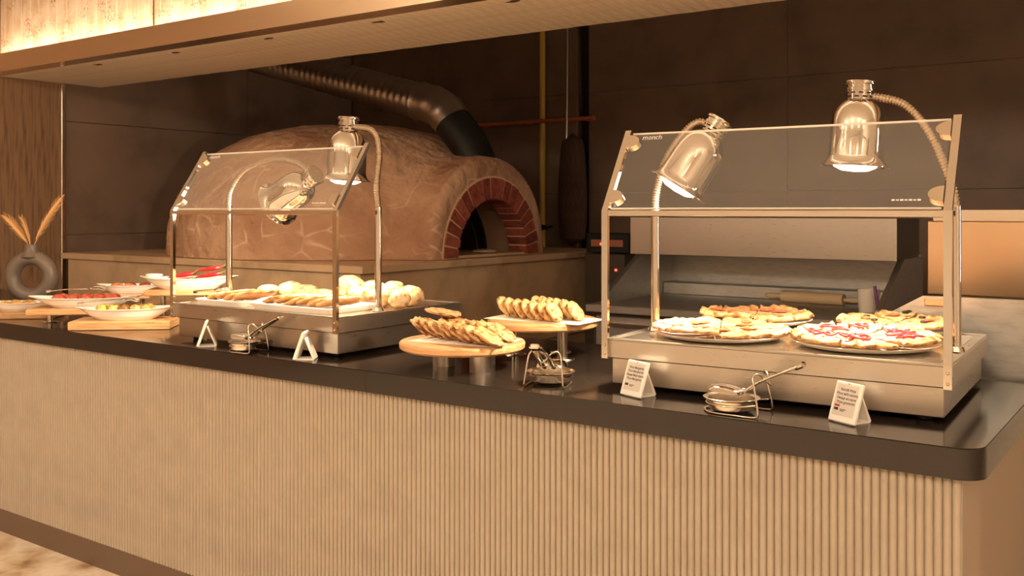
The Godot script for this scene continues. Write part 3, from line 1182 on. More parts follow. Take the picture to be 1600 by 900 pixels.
func warmers() -> void:
	heated_display("steel heated display with tilted glass guard holding four whole pizzas", Vector3(-0.896, TOP, -2.342), 0.045,
		[Vector3(-1.300, 1.058, -2.56), Vector3(-1.300, 1.40, -2.56), Vector3(-1.296, 1.462, -2.56), Vector3(-1.268, 1.555, -2.565), Vector3(-1.216, 1.632, -2.575), Vector3(-1.175, 1.662, -2.585), Vector3(-1.145, 1.652, -2.59)],
		[Vector3(-1.118, 1.668, -2.61), Vector3(-1.222, 1.483, -2.555)],
		[Vector3(-0.497, 1.058, -2.62), Vector3(-0.497, 1.42, -2.62), Vector3(-0.503, 1.455, -2.62), Vector3(-0.522, 1.512, -2.63), Vector3(-0.567, 1.611, -2.645), Vector3(-0.63, 1.685, -2.655), Vector3(-0.712, 1.712, -2.66)],
		[Vector3(-0.741, 1.754, -2.66), Vector3(-0.755, 1.524, -2.655)])
	heated_display("steel heated display with tilted glass guard holding flatbreads and puffy loaves", Vector3(-2.733, TOP, -2.258), 0.0,
		[Vector3(-3.126, 1.058, -2.48), Vector3(-3.126, 1.43, -2.48), Vector3(-3.11, 1.493, -2.48), Vector3(-3.022, 1.567, -2.48), Vector3(-2.874, 1.602, -2.485), Vector3(-2.75, 1.586, -2.49), Vector3(-2.695, 1.552, -2.495)],
		[Vector3(-2.655, 1.542, -2.5), Vector3(-2.862, 1.428, -2.49)],
		[Vector3(-2.345, 1.058, -2.5), Vector3(-2.345, 1.42, -2.5), Vector3(-2.352, 1.495, -2.5), Vector3(-2.34, 1.618, -2.5), Vector3(-2.369, 1.686, -2.5), Vector3(-2.455, 1.706, -2.5)],
		[Vector3(-2.488, 1.742, -2.5), Vector3(-2.499, 1.512, -2.495)])
	pizzas()
	flatbreads()

# ------------------------------------------------------------------ food
func crumb(d: Vector3, e: float, pale: Color, brown: Color, dark: Color) -> Color:
	var k := pale.lerp(brown, smoothstep(-0.05, 0.22, e))
	k = k.lerp(dark, smoothstep(0.20, 0.42, e))
	return k.lerp(brown, clampf(-d.y * 0.7, 0, 1))

# one wedge of pizza, its tip at the origin, running along +x
func wedge(st: SurfaceTool, R: float, half: float, sd: int, kind: int) -> void:
	var fn := FastNoiseLite.new()
	fn.seed = sd; fn.frequency = 26.0; fn.fractal_octaves = 3
	var f2 := FastNoiseLite.new()
	f2.seed = sd + 50; f2.frequency = 55.0; f2.fractal_octaves = 2
	var nr := 18
	var na := 12
	var P := []
	var K := []
	var B := []
	sm(st)
	for i in nr + 1:
		var r := R * (0.02 + 0.98 * i / nr)
		var row := []; var kr := []; var br := []
		for j in na + 1:
			var a := -half + 2 * half * j / na
			var wob := 1.0 + (fn.get_noise_2d(cos(a) * 0.4 + 3, sin(a) * 0.4) * 0.07) * i / nr
			var p := Vector3(cos(a) * r * wob, 0, -sin(a) * r * wob)
			var n1 := fn.get_noise_3dv(p + Vector3(sd, 0, 0))
			var n2 := f2.get_noise_3dv(p + Vector3(sd, 0, 0))
			var rim := smoothstep(0.80, 0.92, float(i) / nr)
			var y := 0.008 + n1 * 0.004 + n2 * 0.002 + rim * (0.006 + n1 * 0.010)
			if i == nr:
				y *= 0.55
			var cheese := Color(0.70, 0.55, 0.33)
			var sauce := Color(0.62, 0.20, 0.09) if kind != 1 else Color(0.72, 0.38, 0.16)
			var k := cheese.lerp(sauce, smoothstep(0.0, 0.24, n1 + n2 * 0.5) * 0.7)
			k = k.lerp(Color(0.52, 0.27, 0.09), smoothstep(0.10, 0.32, n2) * 0.75)
			var crust := Color(0.74, 0.50, 0.25).lerp(Color(0.22, 0.09, 0.03), smoothstep(0.02, 0.34, n2 * 0.8 + n1 * 0.6))
			k = k.lerp(crust, rim)
			row.append(p + Vector3(0, y, 0)); kr.append(k); br.append(Vector3(p.x, 0, p.z))
		P.append(row); K.append(kr); B.append(br)
	for i in nr:
		for j in na:
			ctri(st, [P[i][j], P[i + 1][j], P[i + 1][j + 1]], [K[i][j], K[i + 1][j], K[i + 1][j + 1]])
			ctri(st, [P[i][j], P[i + 1][j + 1], P[i][j + 1]], [K[i][j], K[i + 1][j + 1], K[i][j + 1]])
	sm(st)
	var under := Color(0.62, 0.37, 0.16)
	var burnt := Color(0.20, 0.08, 0.03)
	for j in na:
		var u := under.lerp(burnt, smoothstep(-0.1, 0.4, fn.get_noise_2d(j * 0.02, sd)))
		ctri(st, [B[nr][j], B[nr][j + 1], P[nr][j + 1]], [u, u, K[nr][j + 1]])
		ctri(st, [B[nr][j], P[nr][j + 1], P[nr][j]], [u, K[nr][j + 1], K[nr][j]])
		ctri(st, [B[0][j], B[nr][j + 1], B[nr][j]], [under, under, under])
		ctri(st, [B[0][j], B[0][j + 1], B[nr][j + 1]], [under, under, under])
	sm(st)
	for i in nr:
		for j in [0, na]:
			var c := [B[i][j], B[i + 1][j], P[i + 1][j], P[i][j]]
			var k := [under, under, K[i + 1][j], K[i][j]]
			if j == 0:
				ctri(st, [c[0], c[1], c[2]], [k[0], k[1], k[2]])
				ctri(st, [c[0], c[2], c[3]], [k[0], k[2], k[3]])
			else:
				ctri(st, [c[0], c[2], c[1]], [k[0], k[2], k[1]])
				ctri(st, [c[0], c[3], c[2]], [k[0], k[3], k[2]])

func round_plate(label: String, at: Vector3, r: float) -> void:
	var st := tool()
	lathe(st, [Vector2(0, 0.006), Vector2(r * 0.72, 0.006), Vector2(r * 0.86, 0.010), Vector2(r * 0.985, 0.0165), Vector2(r, 0.0155), Vector2(r * 0.9, 0.006), Vector2(r * 0.74, 0.0), Vector2(0, 0.0)], 56)
	var o := obj("round_plate", st, M.white)
	o.position = at
	tag(o, label, "plate", "white pizza plates")

func pizzas() -> void:
	var y := TOP + 0.1368
	var list := [
		[Vector3(-1.088, y, -2.540), 0.187, 1.0, 0, "large pale pizza at front left of the right display"],
		[Vector3(-0.708, y, -2.572), 0.186, 1.0, 1, "pizza topped with red onion rings at front of the right display"],
		[Vector3(-1.125, y + 0.0035, -2.900), 0.170, 1.0, 2, "pizza with tomato patches at back left of the right display"],
		[Vector3(-0.712, y + 0.0035, -2.925), 0.166, 1.0, 3, "pizza with olives and a dark herb leaf at back right of the display"]]
	var plate_labels := ["white round plate under the large pale pizza at front left", "white round plate under the onion ring pizza", "white round plate under the tomato patch pizza at back left", "white round plate under the olive and herb pizza"]
	var rng := RandomNumberGenerator.new()
	rng.seed = 12
	for q in 4:
		var a: Array = list[q]
		var R: float = a[1]
		round_plate(plate_labels[q], a[0], R * 0.985)
		var t := thing("pizza", a[4], "pizza", a[0] + Vector3(0, 0.0175, 0), 0.35 * q, "pizzas in the right display")
		var n := 8
		for i in n:
			var st := tool()
			wedge(st, R * rng.randf_range(0.95, 1.0), PI / n * 0.965, 20 * q + i, q)
			var sl := obj("slice", st, M.food, t)
			var ang := TAU2 * i / n
			sl.position = Vector3(cos(ang), 0, -sin(ang)) * 0.004 + Vector3(0, rng.randf_range(0, 0.003), 0)
			sl.rotation = Vector3(0, ang, rng.randf_range(0.0, 0.05))
			for k in ([1, 2, 1, 1][q]):
				var p := Vector3(R * rng.randf_range(0.35, 0.72), 0.0125, R * rng.randf_range(-0.16, 0.16))
				st = tool()
				if q == 1:
					var ring := []
					var rr := rng.randf_range(0.013, 0.024)
					for c in 16:
						var an := TAU2 * c / 16
						ring.append(p + Vector3(cos(an) * rr * 1.25, 0.004 + 0.003 * sin(an * 2), sin(an) * rr))
					tube(st, ring, 0.0032, 6, true)
					obj("onion_ring", st, M.onion, sl)
				elif q == 3 and i % 2 == 0:
					var ol := []
					for c in 12:
						var an := TAU2 * c / 12
						ol.append(p + Vector3(cos(an) * 0.007, 0.003, sin(an) * 0.007))
					tube(st, ol, 0.0035, 6, true)
					obj("olive_ring", st, M.olive, sl)
				else:
					X = Transform3D(Basis(Vector3.UP, rng.randf() * 6.0), p)
					lump(st, Vector3(0.026, 0.0035, 0.014), 0.004, 0.5, q * 30 + i, func(_d, e): return Color(0.60, 0.14, 0.08).lerp(Color(0.75, 0.35, 0.15), smoothstep(0.0, 0.4, e)), 12, 6)
					X = Transform3D()
					obj("tomato_slice", st, M.wet, sl)
		if q == 3:
			var st := tool()
			X = Transform3D(Basis(Vector3.RIGHT, -0.5), Vector3(0.09, 0.03, -0.05))
			lump(st, Vector3(0.020, 0.004, 0.010), 0.006, 0.6, 77, func(_d, _e): return Color(0.03, 0.035, 0.015), 12, 6)
			X = Transform3D()
			obj("herb_leaf", st, M.food, t)

func bread_tone(d: Vector3, e: float) -> Color:
	return crumb(d, e, Color(0.66, 0.47, 0.26), Color(0.50, 0.25, 0.09), Color(0.20, 0.07, 0.02))

func pale_tone(d: Vector3, e: float) -> Color:
	return crumb(d, e, Color(0.62, 0.50, 0.33), Color(0.54, 0.34, 0.16), Color(0.26, 0.11, 0.04))

func baked_tone(d: Vector3, e: float) -> Color:
	return crumb(d, e, Color(0.70, 0.46, 0.22), Color(0.52, 0.24, 0.08), Color(0.22, 0.07, 0.02))

func rect_dish(label: String, at: Vector3, turn: float, w: float, d: float) -> void:
	var st := tool()
	# shallow tray with sloping sides
	var lev := [[0.0, w * 0.46, d * 0.44], [0.004, w * 0.47, d * 0.45], [0.02, w * 0.5, d * 0.5], [0.021, w * 0.5 - 0.003, d * 0.5 - 0.003], [0.007, w * 0.465, d * 0.44]]
	var loops := []
	for l in lev:
		var p := []
		var r := 0.018
		for q in 4:
			var cxs: float = [1, -1, -1, 1][q] * (l[1] - r)
			var czs: float = [1, 1, -1, -1][q] * (l[2] - r)
			for k in 5:
				var a := PI / 2 * (q + k / 4.0)
				p.append(Vector3(cxs + cos(a) * r, l[0], -(czs + sin(a) * r)))
		loops.append(p)
	var n: int = loops[0].size()
	for i in loops.size() - 1:
		sm(st)
		for k in n:
			quad(st, loops[i][k], loops[i][(k + 1) % n], loops[i + 1][(k + 1) % n], loops[i + 1][k])
	sm(st, false)
	for k in range(1, n - 1):
		tri(st, loops[4][0], loops[4][k], loops[4][k + 1])
		tri(st, loops[0][0], loops[0][k + 1], loops[0][k])
	var o := obj("serving_tray", st, M.white)
	o.position = at
	o.rotation.y = turn
	tag(o, label, "tray", "white trays in the left display")

func flatbreads() -> void:
	var y := TOP + 0.1368
	rect_dish("white rectangular tray of flatbread at left of the left display", Vector3(-2.955, y, -2.405), 0.0, 0.27, 0.24)
	rect_dish("wide white rectangular tray of flatbread at right of the left display", Vector3(-2.585, y, -2.42), 0.0, 0.42, 0.25)
	var rng := RandomNumberGenerator.new()
	rng.seed = 31
	# long slices of flat bread, overlapping like shingles across each tray
	var sets := [[Vector3(-2.955, y, -2.405), 0.205, 4, "small"], [Vector3(-2.585, y, -2.42), 0.345, 6, "wide"]]
	for s in sets:
		for i in int(s[2]):
			var st := tool()
			lump(st, Vector3(0.043, 0.0065, 0.090), 0.015, 0.35, 40 + i * 3 + int(s[2]), bread_tone, 20, 10, 0.75)
			var o := obj("flatbread_slice", st, M.food)
			var f := (i + 0.5) / float(s[2]) - 0.5
			o.position = s[0] + Vector3(f * s[1], 0, rng.randf_range(-0.006, 0.006))
			o.rotation = Vector3(rng.randf_range(-0.03, 0.03), rng.randf_range(-0.22, -0.06), 0.38)
			rest_on(o, y + 0.009 + (0.004 if i % 2 else 0.0))
			tag(o, "%s browned flatbread slice from the left in the %s white tray" % [ORD[i], s[3]], "flatbread", "flatbread slices in the %s tray" % s[3])
	# puffed round loaves behind
	var puff := [[-2.682, -2.70, 0.056, 0.050], [-2.568, -2.715, 0.049, 0.042], [-2.466, -2.712, 0.048, 0.042], [-2.370, -2.70, 0.043, 0.037], [-2.335, -2.60, 0.036, 0.034], [-2.535, -2.603, 0.045, 0.034], [-2.432, -2.606, 0.045, 0.034]]
	for i in puff.size():
		var p: Array = puff[i]
		var st := tool()
		lump(st, Vector3(p[2], p[3], p[2] * 0.95), 0.010, 0.22, 80 + i, pale_tone, 24, 14, 0.85)
		var o := obj("puffy_loaf", st, M.food)
		o.position = Vector3(p[0], 0, p[1])
		rest_on(o, y)
		tag(o, ["tallest puffy loaf at the left end of the loaf heap", "puffy loaf right of the tallest loaf in left display", "puffy loaf in the middle of the back row of loaves", "puffy loaf at the right of the back row of loaves", "small puffy loaf at the right end of the loaf heap", "front puffy loaf next to the wide flatbread tray", "front puffy loaf beside the right lamp stem"][i], "loaf", "puffy loaves in the left display")
	# rolls at the back left
	var rolls := [[-3.105, -2.66, 0.044, 0.024], [-3.005, -2.69, 0.047, 0.031], [-2.905, -2.68, 0.046, 0.027], [-2.803, -2.67, 0.047, 0.022]]
	for i in rolls.size():
		var p: Array = rolls[i]
		var st := tool()
		lump(st, Vector3(p[2], p[3], p[2]), 0.007, 0.22, 95 + i, pale_tone, 20, 12, 0.9)
		var o := obj("bread_roll", st, M.food)
		o.position = Vector3(p[0], 0, p[1])
		rest_on(o, y)
		tag(o, ["leftmost flat roll behind the small flatbread tray", "second roll from the left lamp stem behind small tray", "third roll behind the small flatbread tray", "rightmost flat roll behind the small flatbread tray"][i], "bread roll", "rolls behind the small tray")
	tongs("steel tongs lying on the small flatbread tray of the left display", Vector3(-3.02, y + 0.046, -2.385), PI + 0.25, -0.10, 0.14, false)

# tongs lying along +x with their jaws at the origin side
func tongs(label: String, at: Vector3, turn: float, pitch: float, length: float, claws: bool) -> void:
	var t := thing("serving_tongs", label, "tongs", at, turn, "serving tongs")
	t.rotation.z = pitch
	for s in [-1.0, 1.0]:
		var st := tool()
		var pts := []
		for k in 9:
			var f := k / 8.0
			pts.append(Vector3(length * (0.28 + 0.72 * f), 0.006 + 0.004 * sin(f * PI), s * (0.004 + 0.010 * sin((1.0 - f) * PI * 0.55))))
		tube(st, pts, 0.0062, 8, false, 0.35)
		if claws:
			for c in 5:
				var zo := (c - 2) * 0.0105
				tube(st, spline([Vector3(length * 0.30, 0.007, s * 0.006 + zo * 0.4), Vector3(length * 0.18, 0.011 + s * 0.004, s * 0.004 + zo), Vector3(length * 0.06, 0.010 + s * 0.005, s * 0.003 + zo * 1.1), Vector3(0, 0.0 + s * 0.003, s * 0.002 + zo)], 8), 0.0032, 6)
			tube(st, [Vector3(length * 0.22, 0.010, s * 0.004 - 0.022), Vector3(length * 0.22, 0.010, s * 0.004 + 0.022)], 0.004, 6)
		else:
			X = Transform3D(Basis(Vector3.BACK, 0.0), Vector3(length * 0.16, 0.006, s * 0.012))
			lump(st, Vector3(length * 0.17, 0.009, 0.016), 0.0, 0.1, 1, func(_d, _e): return Color.WHITE, 16, 8)
			X = Transform3D()
		obj("arm", st, M.satin, t)
	var st := tool()
	box(st, Vector3(length * 1.0, 0.006, 0), Vector3(0.022, 0.011, 0.021), 0.003)
	obj("hinge_clip", st, M.chrome, t)

# ------------------------------------------------------------------ bread boards
func round_board(label: String, at: Vector3, r: float, thick: float, legs: Array, lr: float, plate: bool) -> void:
	var t := thing("serving_board", label, "serving board", at, 0.0, "")
	var h := at.y - TOP - thick
	var st := tool()
	lathe(st, [Vector2(0, 0), Vector2(r - 0.006, 0), Vector2(r - 0.002, -0.003), Vector2(r, -0.008), Vector2(r - 0.002, -thick + 0.006), Vector2(r - 0.01, -thick), Vector2(0, -thick)], 64)
	obj("board", st, M.oak, t)
	for l in legs:
		st = tool()
		lathe_at(st, Vector3(l.x - at.x, -thick, l.y - at.z), [Vector2(0, 0), Vector2(lr, 0), Vector2(lr, -h), Vector2(0, -h)], 28)
		var lo := obj("leg", st, M.steel if lr > 0.02 else M.satin, t)
		if plate:
			st = tool()
			lathe_at(st, Vector3(l.x - at.x, -thick - h, l.y - at.z), [Vector2(0, 0.004), Vector2(0.034, 0.004), Vector2(0.036, 0.0), Vector2(0, 0)], 28)
			obj("foot_plate", st, M.satin, lo)

func boards() -> void:
	round_board("round oak board on thick steel feet carrying stacked seeded bread slices", Vector3(-1.88, 1.003, -2.385), 0.197, 0.026, [Vector2(-1.775, -2.345), Vector2(-1.945, -2.375), Vector2(-1.86, -2.47)], 0.0365, false)
	round_board("round oak board on a thin tall stand carrying two rows of buns", Vector3(-1.80, 1.046, -2.72), 0.187, 0.026, [Vector2(-1.705, -2.70), Vector2(-1.90, -2.70), Vector2(-1.80, -2.83)], 0.0115, true)
	# parchment under each
	for b in [["white parchment sheet on the lower board", Vector3(-1.87, 1.0036, -2.39), 0.15, 0.3, 0.2], ["white parchment sheet on the upper board", Vector3(-1.785, 1.0466, -2.71), 0.05, 0.36, 0.20]]:
		var st := tool()
		box(st, Vector3.ZERO, Vector3(b[3], 0.0008, b[4]), 0.0)
		var o := obj("parchment", st, M.paper)
		o.position = b[1]
		o.rotation.y = b[2]
		tag(o, b[0], "paper")
	var rng := RandomNumberGenerator.new()
	rng.seed = 77
	# seeded slices leaning on each other in two rows, one more on top
	for row in 2:
		var n: int = [8, 6][row]
		for i in n:
			var st := tool()
			lump(st, Vector3(0.050, 0.0072, 0.040), 0.016, 0.45, 140 + i + row * 30, baked_tone if (i + row) % 2 else bread_tone, 22, 10, 0.85)
			var o := obj("bread_slice", st, M.food)
			var f := i / float(n - 1)
			o.position = [Vector3(lerpf(-2.025, -1.725, f), 0, lerpf(-2.375, -2.315, f)), Vector3(lerpf(-1.985, -1.755, f), 0, lerpf(-2.472, -2.418, f))][row]
			o.rotation = Vector3(0.10, 0.2 + rng.randf_range(-0.06, 0.06), -0.56 + rng.randf_range(-0.03, 0.03))
			rest_on(o, 1.0042)
			tag(o, "%s seeded bread slice from the left in the %s row on lower board" % [ORD[i], ["front", "back"][row]], "bread slice", "bread slices in the %s row on the lower board" % ["front", "back"][row])
	var ts := tool()
	lump(ts, Vector3(0.060, 0.0075, 0.036), 0.014, 0.45, 177, bread_tone, 22, 10, 0.85)
	var top := obj("bread_slice", ts, M.food)
	top.position = Vector3(-2.005, 0, -2.445)
	top.rotation = Vector3(0.05, 0.3, -0.16)
	rest_on(top, 1.063)
	tag(top, "topmost bread slice lying flat at the left of the heap", "bread slice")
	# two rows of buns standing on edge and leaning to the left
	for row in 2:
		var cnt: int = [7, 6][row]
		for i in cnt:
			var st := tool()
			lump(st, Vector3(0.0365, 0.013, 0.0345), 0.004, 0.4, 200 + row * 20 + i, func(d, e): return crumb(d, e, Color(0.84, 0.62, 0.34), Color(0.70, 0.42, 0.17), Color(0.22, 0.10, 0.04)), 24, 12, 0.85)
			var o := obj("bun", st, M.food)
			var f := i / float(cnt - 1)
			var A: Vector3 = [Vector3(-1.935, 1.076, -2.690), Vector3(-1.87, 1.076, -2.80)][row]
			var B: Vector3 = [Vector3(-1.700, 1.074, -2.635), Vector3(-1.668, 1.074, -2.715)][row]
			o.position = A.lerp(B, f)
			o.rotation = Vector3(0.32, 0.35, -0.98 + 0.06 * f)
			rest_on(o, 1.0472)
			var last := i == cnt - 1
			var lab: String = "%s round bun from the left in the %s row on upper board" % [ORD[i], ["front", "back"][row]]
			if last:
				lab = ["foremost bun showing its whole round face, front row", "bun showing its whole face at the right end, back row"][row]
			tag(o, lab, "bun", "buns in the %s row" % ["front", "back"][row])

# ------------------------------------------------------------------ platters at the left
func oval_dish(label: String, at: Vector3, turn: float, L: float, W: float, h: float) -> void:
	var st := tool()
	# boat shaped dish: the ends draw out and rise
	var prof := [[0.0, 0.0], [0.66, 0.0], [0.80, 0.35], [0.93, 0.85], [1.0, 1.0], [0.985, 1.04], [0.91, 0.90], [0.78, 0.42], [0.64, 0.14], [0.0, 0.14]]
	var n := 48
	for i in prof.size() - 1:
		sm(st)
		for k in n:
			var q := []
			for c in [[i, k], [i, k + 1], [i + 1, k + 1], [i + 1, k]]:
				var a: float = TAU2 * (int(c[1]) % n) / n
				var pr: Array = prof[c[0]]
				var lift: float = pow(absf(cos(a)), 6.0) * 0.35 * pr[1]
				var stretch: float = 1.0 + 0.16 * pow(absf(cos(a)), 10.0) * pr[1]
				q.append(Vector3(cos(a) * L / 2 * pr[0] * stretch, h * (pr[1] + lift * 0.5), -sin(a) * W / 2 * pr[0]))
			if i < 4:
				quad(st, q[0], q[1], q[2], q[3])
			else:
				quad(st, q[0], q[1], q[2], q[3])
	var o := obj("oval_dish", st, M.white)
	o.position = at
	o.rotation.y = turn
	tag(o, label, "dish", "white oval dishes")

func plank(label: String, at: Vector3, turn: float, w: float, d: float, thick: float, legh: float) -> void:
	var t := thing("wooden_riser", label, "riser", at, turn, "")
	quick_box("board", Vector3(0, -thick / 2, 0), Vector3(w, thick, d), 0.003, M.oak, t)
	if legh > 0.0:
		for x in [-w * 0.3, w * 0.3]:
			var st := tool()
			lathe_at(st, Vector3(x, -thick, 0), [Vector2(0, 0), Vector2(0.012, 0), Vector2(0.012, -legh + 0.004), Vector2(0.03, -legh + 0.004), Vector2(0.032, -legh), Vector2(0, -legh)], 20)
			obj("leg", st, M.satin, t)

func platters() -> void:
	var turn := 0.72
	var ax := Vector3(cos(turn), 0, -sin(turn))
	var bk := Vector3(-sin(turn), 0, -cos(turn))
	# C: vegetables, on a low board near the front
	var c := Vector3(-3.66, 0.955, -2.375)
	plank("thick oak board lying on the counter under the yellow vegetables", c, turn, 0.40, 0.20, 0.035, 0.0)
	oval_dish("white oval dish of yellow and green vegetables nearest the front", c + Vector3(0, 0.0005, 0), turn, 0.35, 0.19, 0.045)
	var rng := RandomNumberGenerator.new()
	rng.seed = 55
	for i in 10:
		var st := tool()
		var green: bool = i in [0, 1, 8, 9]
		var dark: bool = i in [4, 5, 7]
		var tone := func(_d, e): return (Color(0.22, 0.10, 0.04) if dark else (Color(0.42, 0.44, 0.12) if green else Color(0.72, 0.58, 0.18))).lerp(Color(0.34, 0.20, 0.06), smoothstep(0.05, 0.35, e))
		lump(st, Vector3(0.0235, 0.024, 0.021), 0.007, 0.4, 300 + i, tone, 16, 9)
		var o := obj("grilled_vegetable", st, M.wet)
		o.position = c + ax * lerpf(-0.09, 0.09, (i / 2) / 4.0) + bk * (0.026 if i % 2 else -0.026)
		o.rotation = Vector3(rng.randf_range(-0.2, 0.2), turn + rng.randf_range(-0.15, 0.15), rng.randf_range(-0.25, 0.25))
		rest_on(o, c.y + 0.015)
		tag(o, "%s glossy vegetable piece from the left in the front dish" % ORD[i], "vegetable", "grilled vegetables in the front dish")
	tongs("steel claw tongs resting across the dish of yellow vegetables", c + ax * 0.05 + Vector3(0, 0.076, 0), turn + PI, -0.07, 0.23, true)
	# A: on a raised board further left
	var a := Vector3(-4.02, 0.985, -2.36)
	plank("oak board on steel feet under the dish with tongs at far left", a, turn, 0.34, 0.19, 0.026, 0.039)
	oval_dish("white oval dish with red slices and tongs on a raised board", a + ax * 0.05 + Vector3(0, 0.0005, 0), turn, 0.42, 0.20, 0.042)
	for i in 10:
		var st := tool()
		lump(st, Vector3(0.028, 0.022, 0.022), 0.007, 0.4, 330 + i, func(_d, e): return Color(0.42, 0.07, 0.05).lerp(Color(0.62, 0.22, 0.12), smoothstep(0.0, 0.4, e)), 14, 8)
		var o := obj("red_slice", st, M.wet)
		o.position = a + ax * (0.05 + lerpf(-0.11, 0.11, (i / 2) / 4.0)) + bk * (0.024 if i % 2 else -0.024)
		o.rotation = Vector3(rng.randf_range(-0.2, 0.2), turn + rng.randf_range(-0.2, 0.2), rng.randf_range(-0.2, 0.2))
		rest_on(o, a.y + 0.013)
		tag(o, "%s dark red slice from the left in the raised dish" % ORD[i], "vegetable", "red slices in the raised dish")
	tongs("steel claw tongs lying across the raised dish of red slices", a + ax * 0.13 + bk * 0.01 + Vector3(0, 0.074, 0), turn + PI - 0.1, -0.05, 0.25, true)
	# lower board and small dish at the left edge
	var f := Vector3(-4.42, 0.948, -2.33)
	plank("low oak board at the left edge of the counter", f, turn, 0.36, 0.22, 0.028, 0.0)
	oval_dish("small white dish cut off by the left edge of the picture", f + Vector3(0, 0.0005, 0), turn, 0.26, 0.17, 0.038)
	for i in 5:
		var st := tool()
		lump(st, Vector3(0.03, 0.020, 0.02), 0.006, 0.4, 350 + i, func(_d, e): return Color(0.66, 0.42, 0.14).lerp(Color(0.4, 0.18, 0.06), smoothstep(0.0, 0.4, e)), 14, 8)
		var o := obj("roasted_piece", st, M.wet)
		o.position = f + ax * lerpf(-0.058, 0.058, i / 4.0) + bk * (0.024 if i % 2 else -0.02)
		o.rotation.y = turn + rng.randf_range(-0.3, 0.3)
		rest_on(o, f.y + 0.007)
		tag(o, "%s browned piece from the left in the dish at the left edge" % ORD[i], "vegetable", "roasted pieces in the small dish")
	# D: chillies on the tallest riser
	var d := Vector3(-3.60, 1.068, -2.62)
	plank("tall oak riser carrying the dish of red chillies", d, turn, 0.30, 0.17, 0.024, 0.124)
	plank("oak board lying flat below the chilli riser", Vector3(-3.84, 0.985, -2.80), turn, 0.34, 0.16, 0.03, 0.035)
	oval_dish("white oval dish heaped with red chillies on the tall riser", d + ax * 0.02 + Vector3(0, 0.0005, 0), turn, 0.36, 0.19, 0.046)
	for i in 13:
		var t := thing("red_chilli", "%s of the red chillies with green stalks in the raised dish" % ORD[i], "chilli", Vector3.ZERO, 0.0, "red chillies in the dish")
		var up := i >= 8
		var lane: float = (i % 4 - 1.5) * 0.026 if not up else ((i - 8) % 3 - 1) * 0.027
		var half: float = -0.045 if (i < 4 or (up and i < 11)) else 0.072
		t.position = d + ax * (0.015 + half + (0.02 if up else 0.0)) + bk * lane + Vector3(0, 0.030 if not up else (0.056 if i < 12 else 0.082), 0)
		t.rotation.y = turn + rng.randf_range(-0.08, 0.08)
		t.rotation.z = 0.10 if up else 0.0
		var st := tool()
		var pts := spline([Vector3(-0.055, 0.0, 0.0), Vector3(-0.02, 0.003, 0.006), Vector3(0.02, 0.004, 0.004), Vector3(0.05, 0.006, -0.004)], 12)
		var rad := []
		for k in 13:
			rad.append(0.0105 * pow(sin((k + 1.2) / 15.0 * PI), 0.6) * lerpf(0.5, 1.15, k / 12.0))
		tube(st, pts, rad, 10)
		obj("pod", st, M.pepper if M.has("pepper") else red_pepper(), t)
		st = tool()
		tube(st, spline([Vector3(0.048, 0.006, -0.004), Vector3(0.062, 0.012, -0.006), Vector3(0.072, 0.022 if i % 4 == 0 else 0.014, -0.006)], 5), 0.0026, 6)
		obj("stalk", st, M.stem, t)
	# small bowl of dip on the chilli dish
	var st := tool()
	lathe(st, [Vector2(0.030, 0.026), Vector2(0.034, 0.028), Vector2(0.036, 0.026), Vector2(0.024, 0.0), Vector2(0, 0)], 24)
	lathe(st, [Vector2(0, 0.018), Vector2(0.027, 0.019), Vector2(0.030, 0.026)], 24)
	var bw := obj("dip_bowl", st, M.white)
	bw.position = d - ax * 0.128 + Vector3(0, 0.036, 0)
	tag(bw, "little white dip bowl at the left end of the chilli dish", "bowl")
	# E: half hidden dish behind
	var e := Vector3(-4.22, 1.012, -2.74)
	plank("oak riser under the half hidden dish at the back", e, turn, 0.26, 0.16, 0.024, 0.068)
	oval_dish("small white dish of tomato pieces half hidden behind the chillies", e + ax * 0.02 + Vector3(0, 0.0005, 0), turn, 0.27, 0.16, 0.036)
	for i in 6:
		st = tool()
		lump(st, Vector3(0.026, 0.020, 0.018), 0.006, 0.4, 380 + i, func(_dd, ee): return (Color(0.66, 0.24, 0.12) if i < 3 else Color(0.22, 0.05, 0.04)).lerp(Color(0.3, 0.1, 0.05), smoothstep(0.0, 0.5, ee)), 14, 8)
		var o := obj("tomato_piece", st, M.wet)
		o.position = e + ax * (0.02 + lerpf(-0.065, 0.065, (i / 2) / 2.0)) + bk * (0.024 if i % 2 else -0.024)
		o.rotation.y = turn + rng.randf_range(-0.2, 0.2)
		rest_on(o, e.y + 0.007)
		tag(o, "%s roasted piece from the left in the half hidden back dish" % ORD[i], "vegetable", "tomato pieces in the back dish")

const ORD := ["first", "second", "third", "fourth", "fifth", "sixth", "seventh", "eighth", "ninth", "tenth", "eleventh", "twelfth", "thirteenth"]

func red_pepper() -> StandardMaterial3D:
	M.pepper = mat(s3(176, 26, 30), 0.22)
	return M.pepper

# ------------------------------------------------------------------ vase, price tags, spoon rests
func text_line(s: String, size: float, m: Material) -> TextMesh:
	var t := TextMesh.new()
	var font := SystemFont.new()
	font.font_names = PackedStringArray(["Droid Sans"])
	t.font = font
	t.text = s
	t.font_size = 32
	t.pixel_size = size / 32.0
	t.depth = 0.0004
	t.material = m
	return t

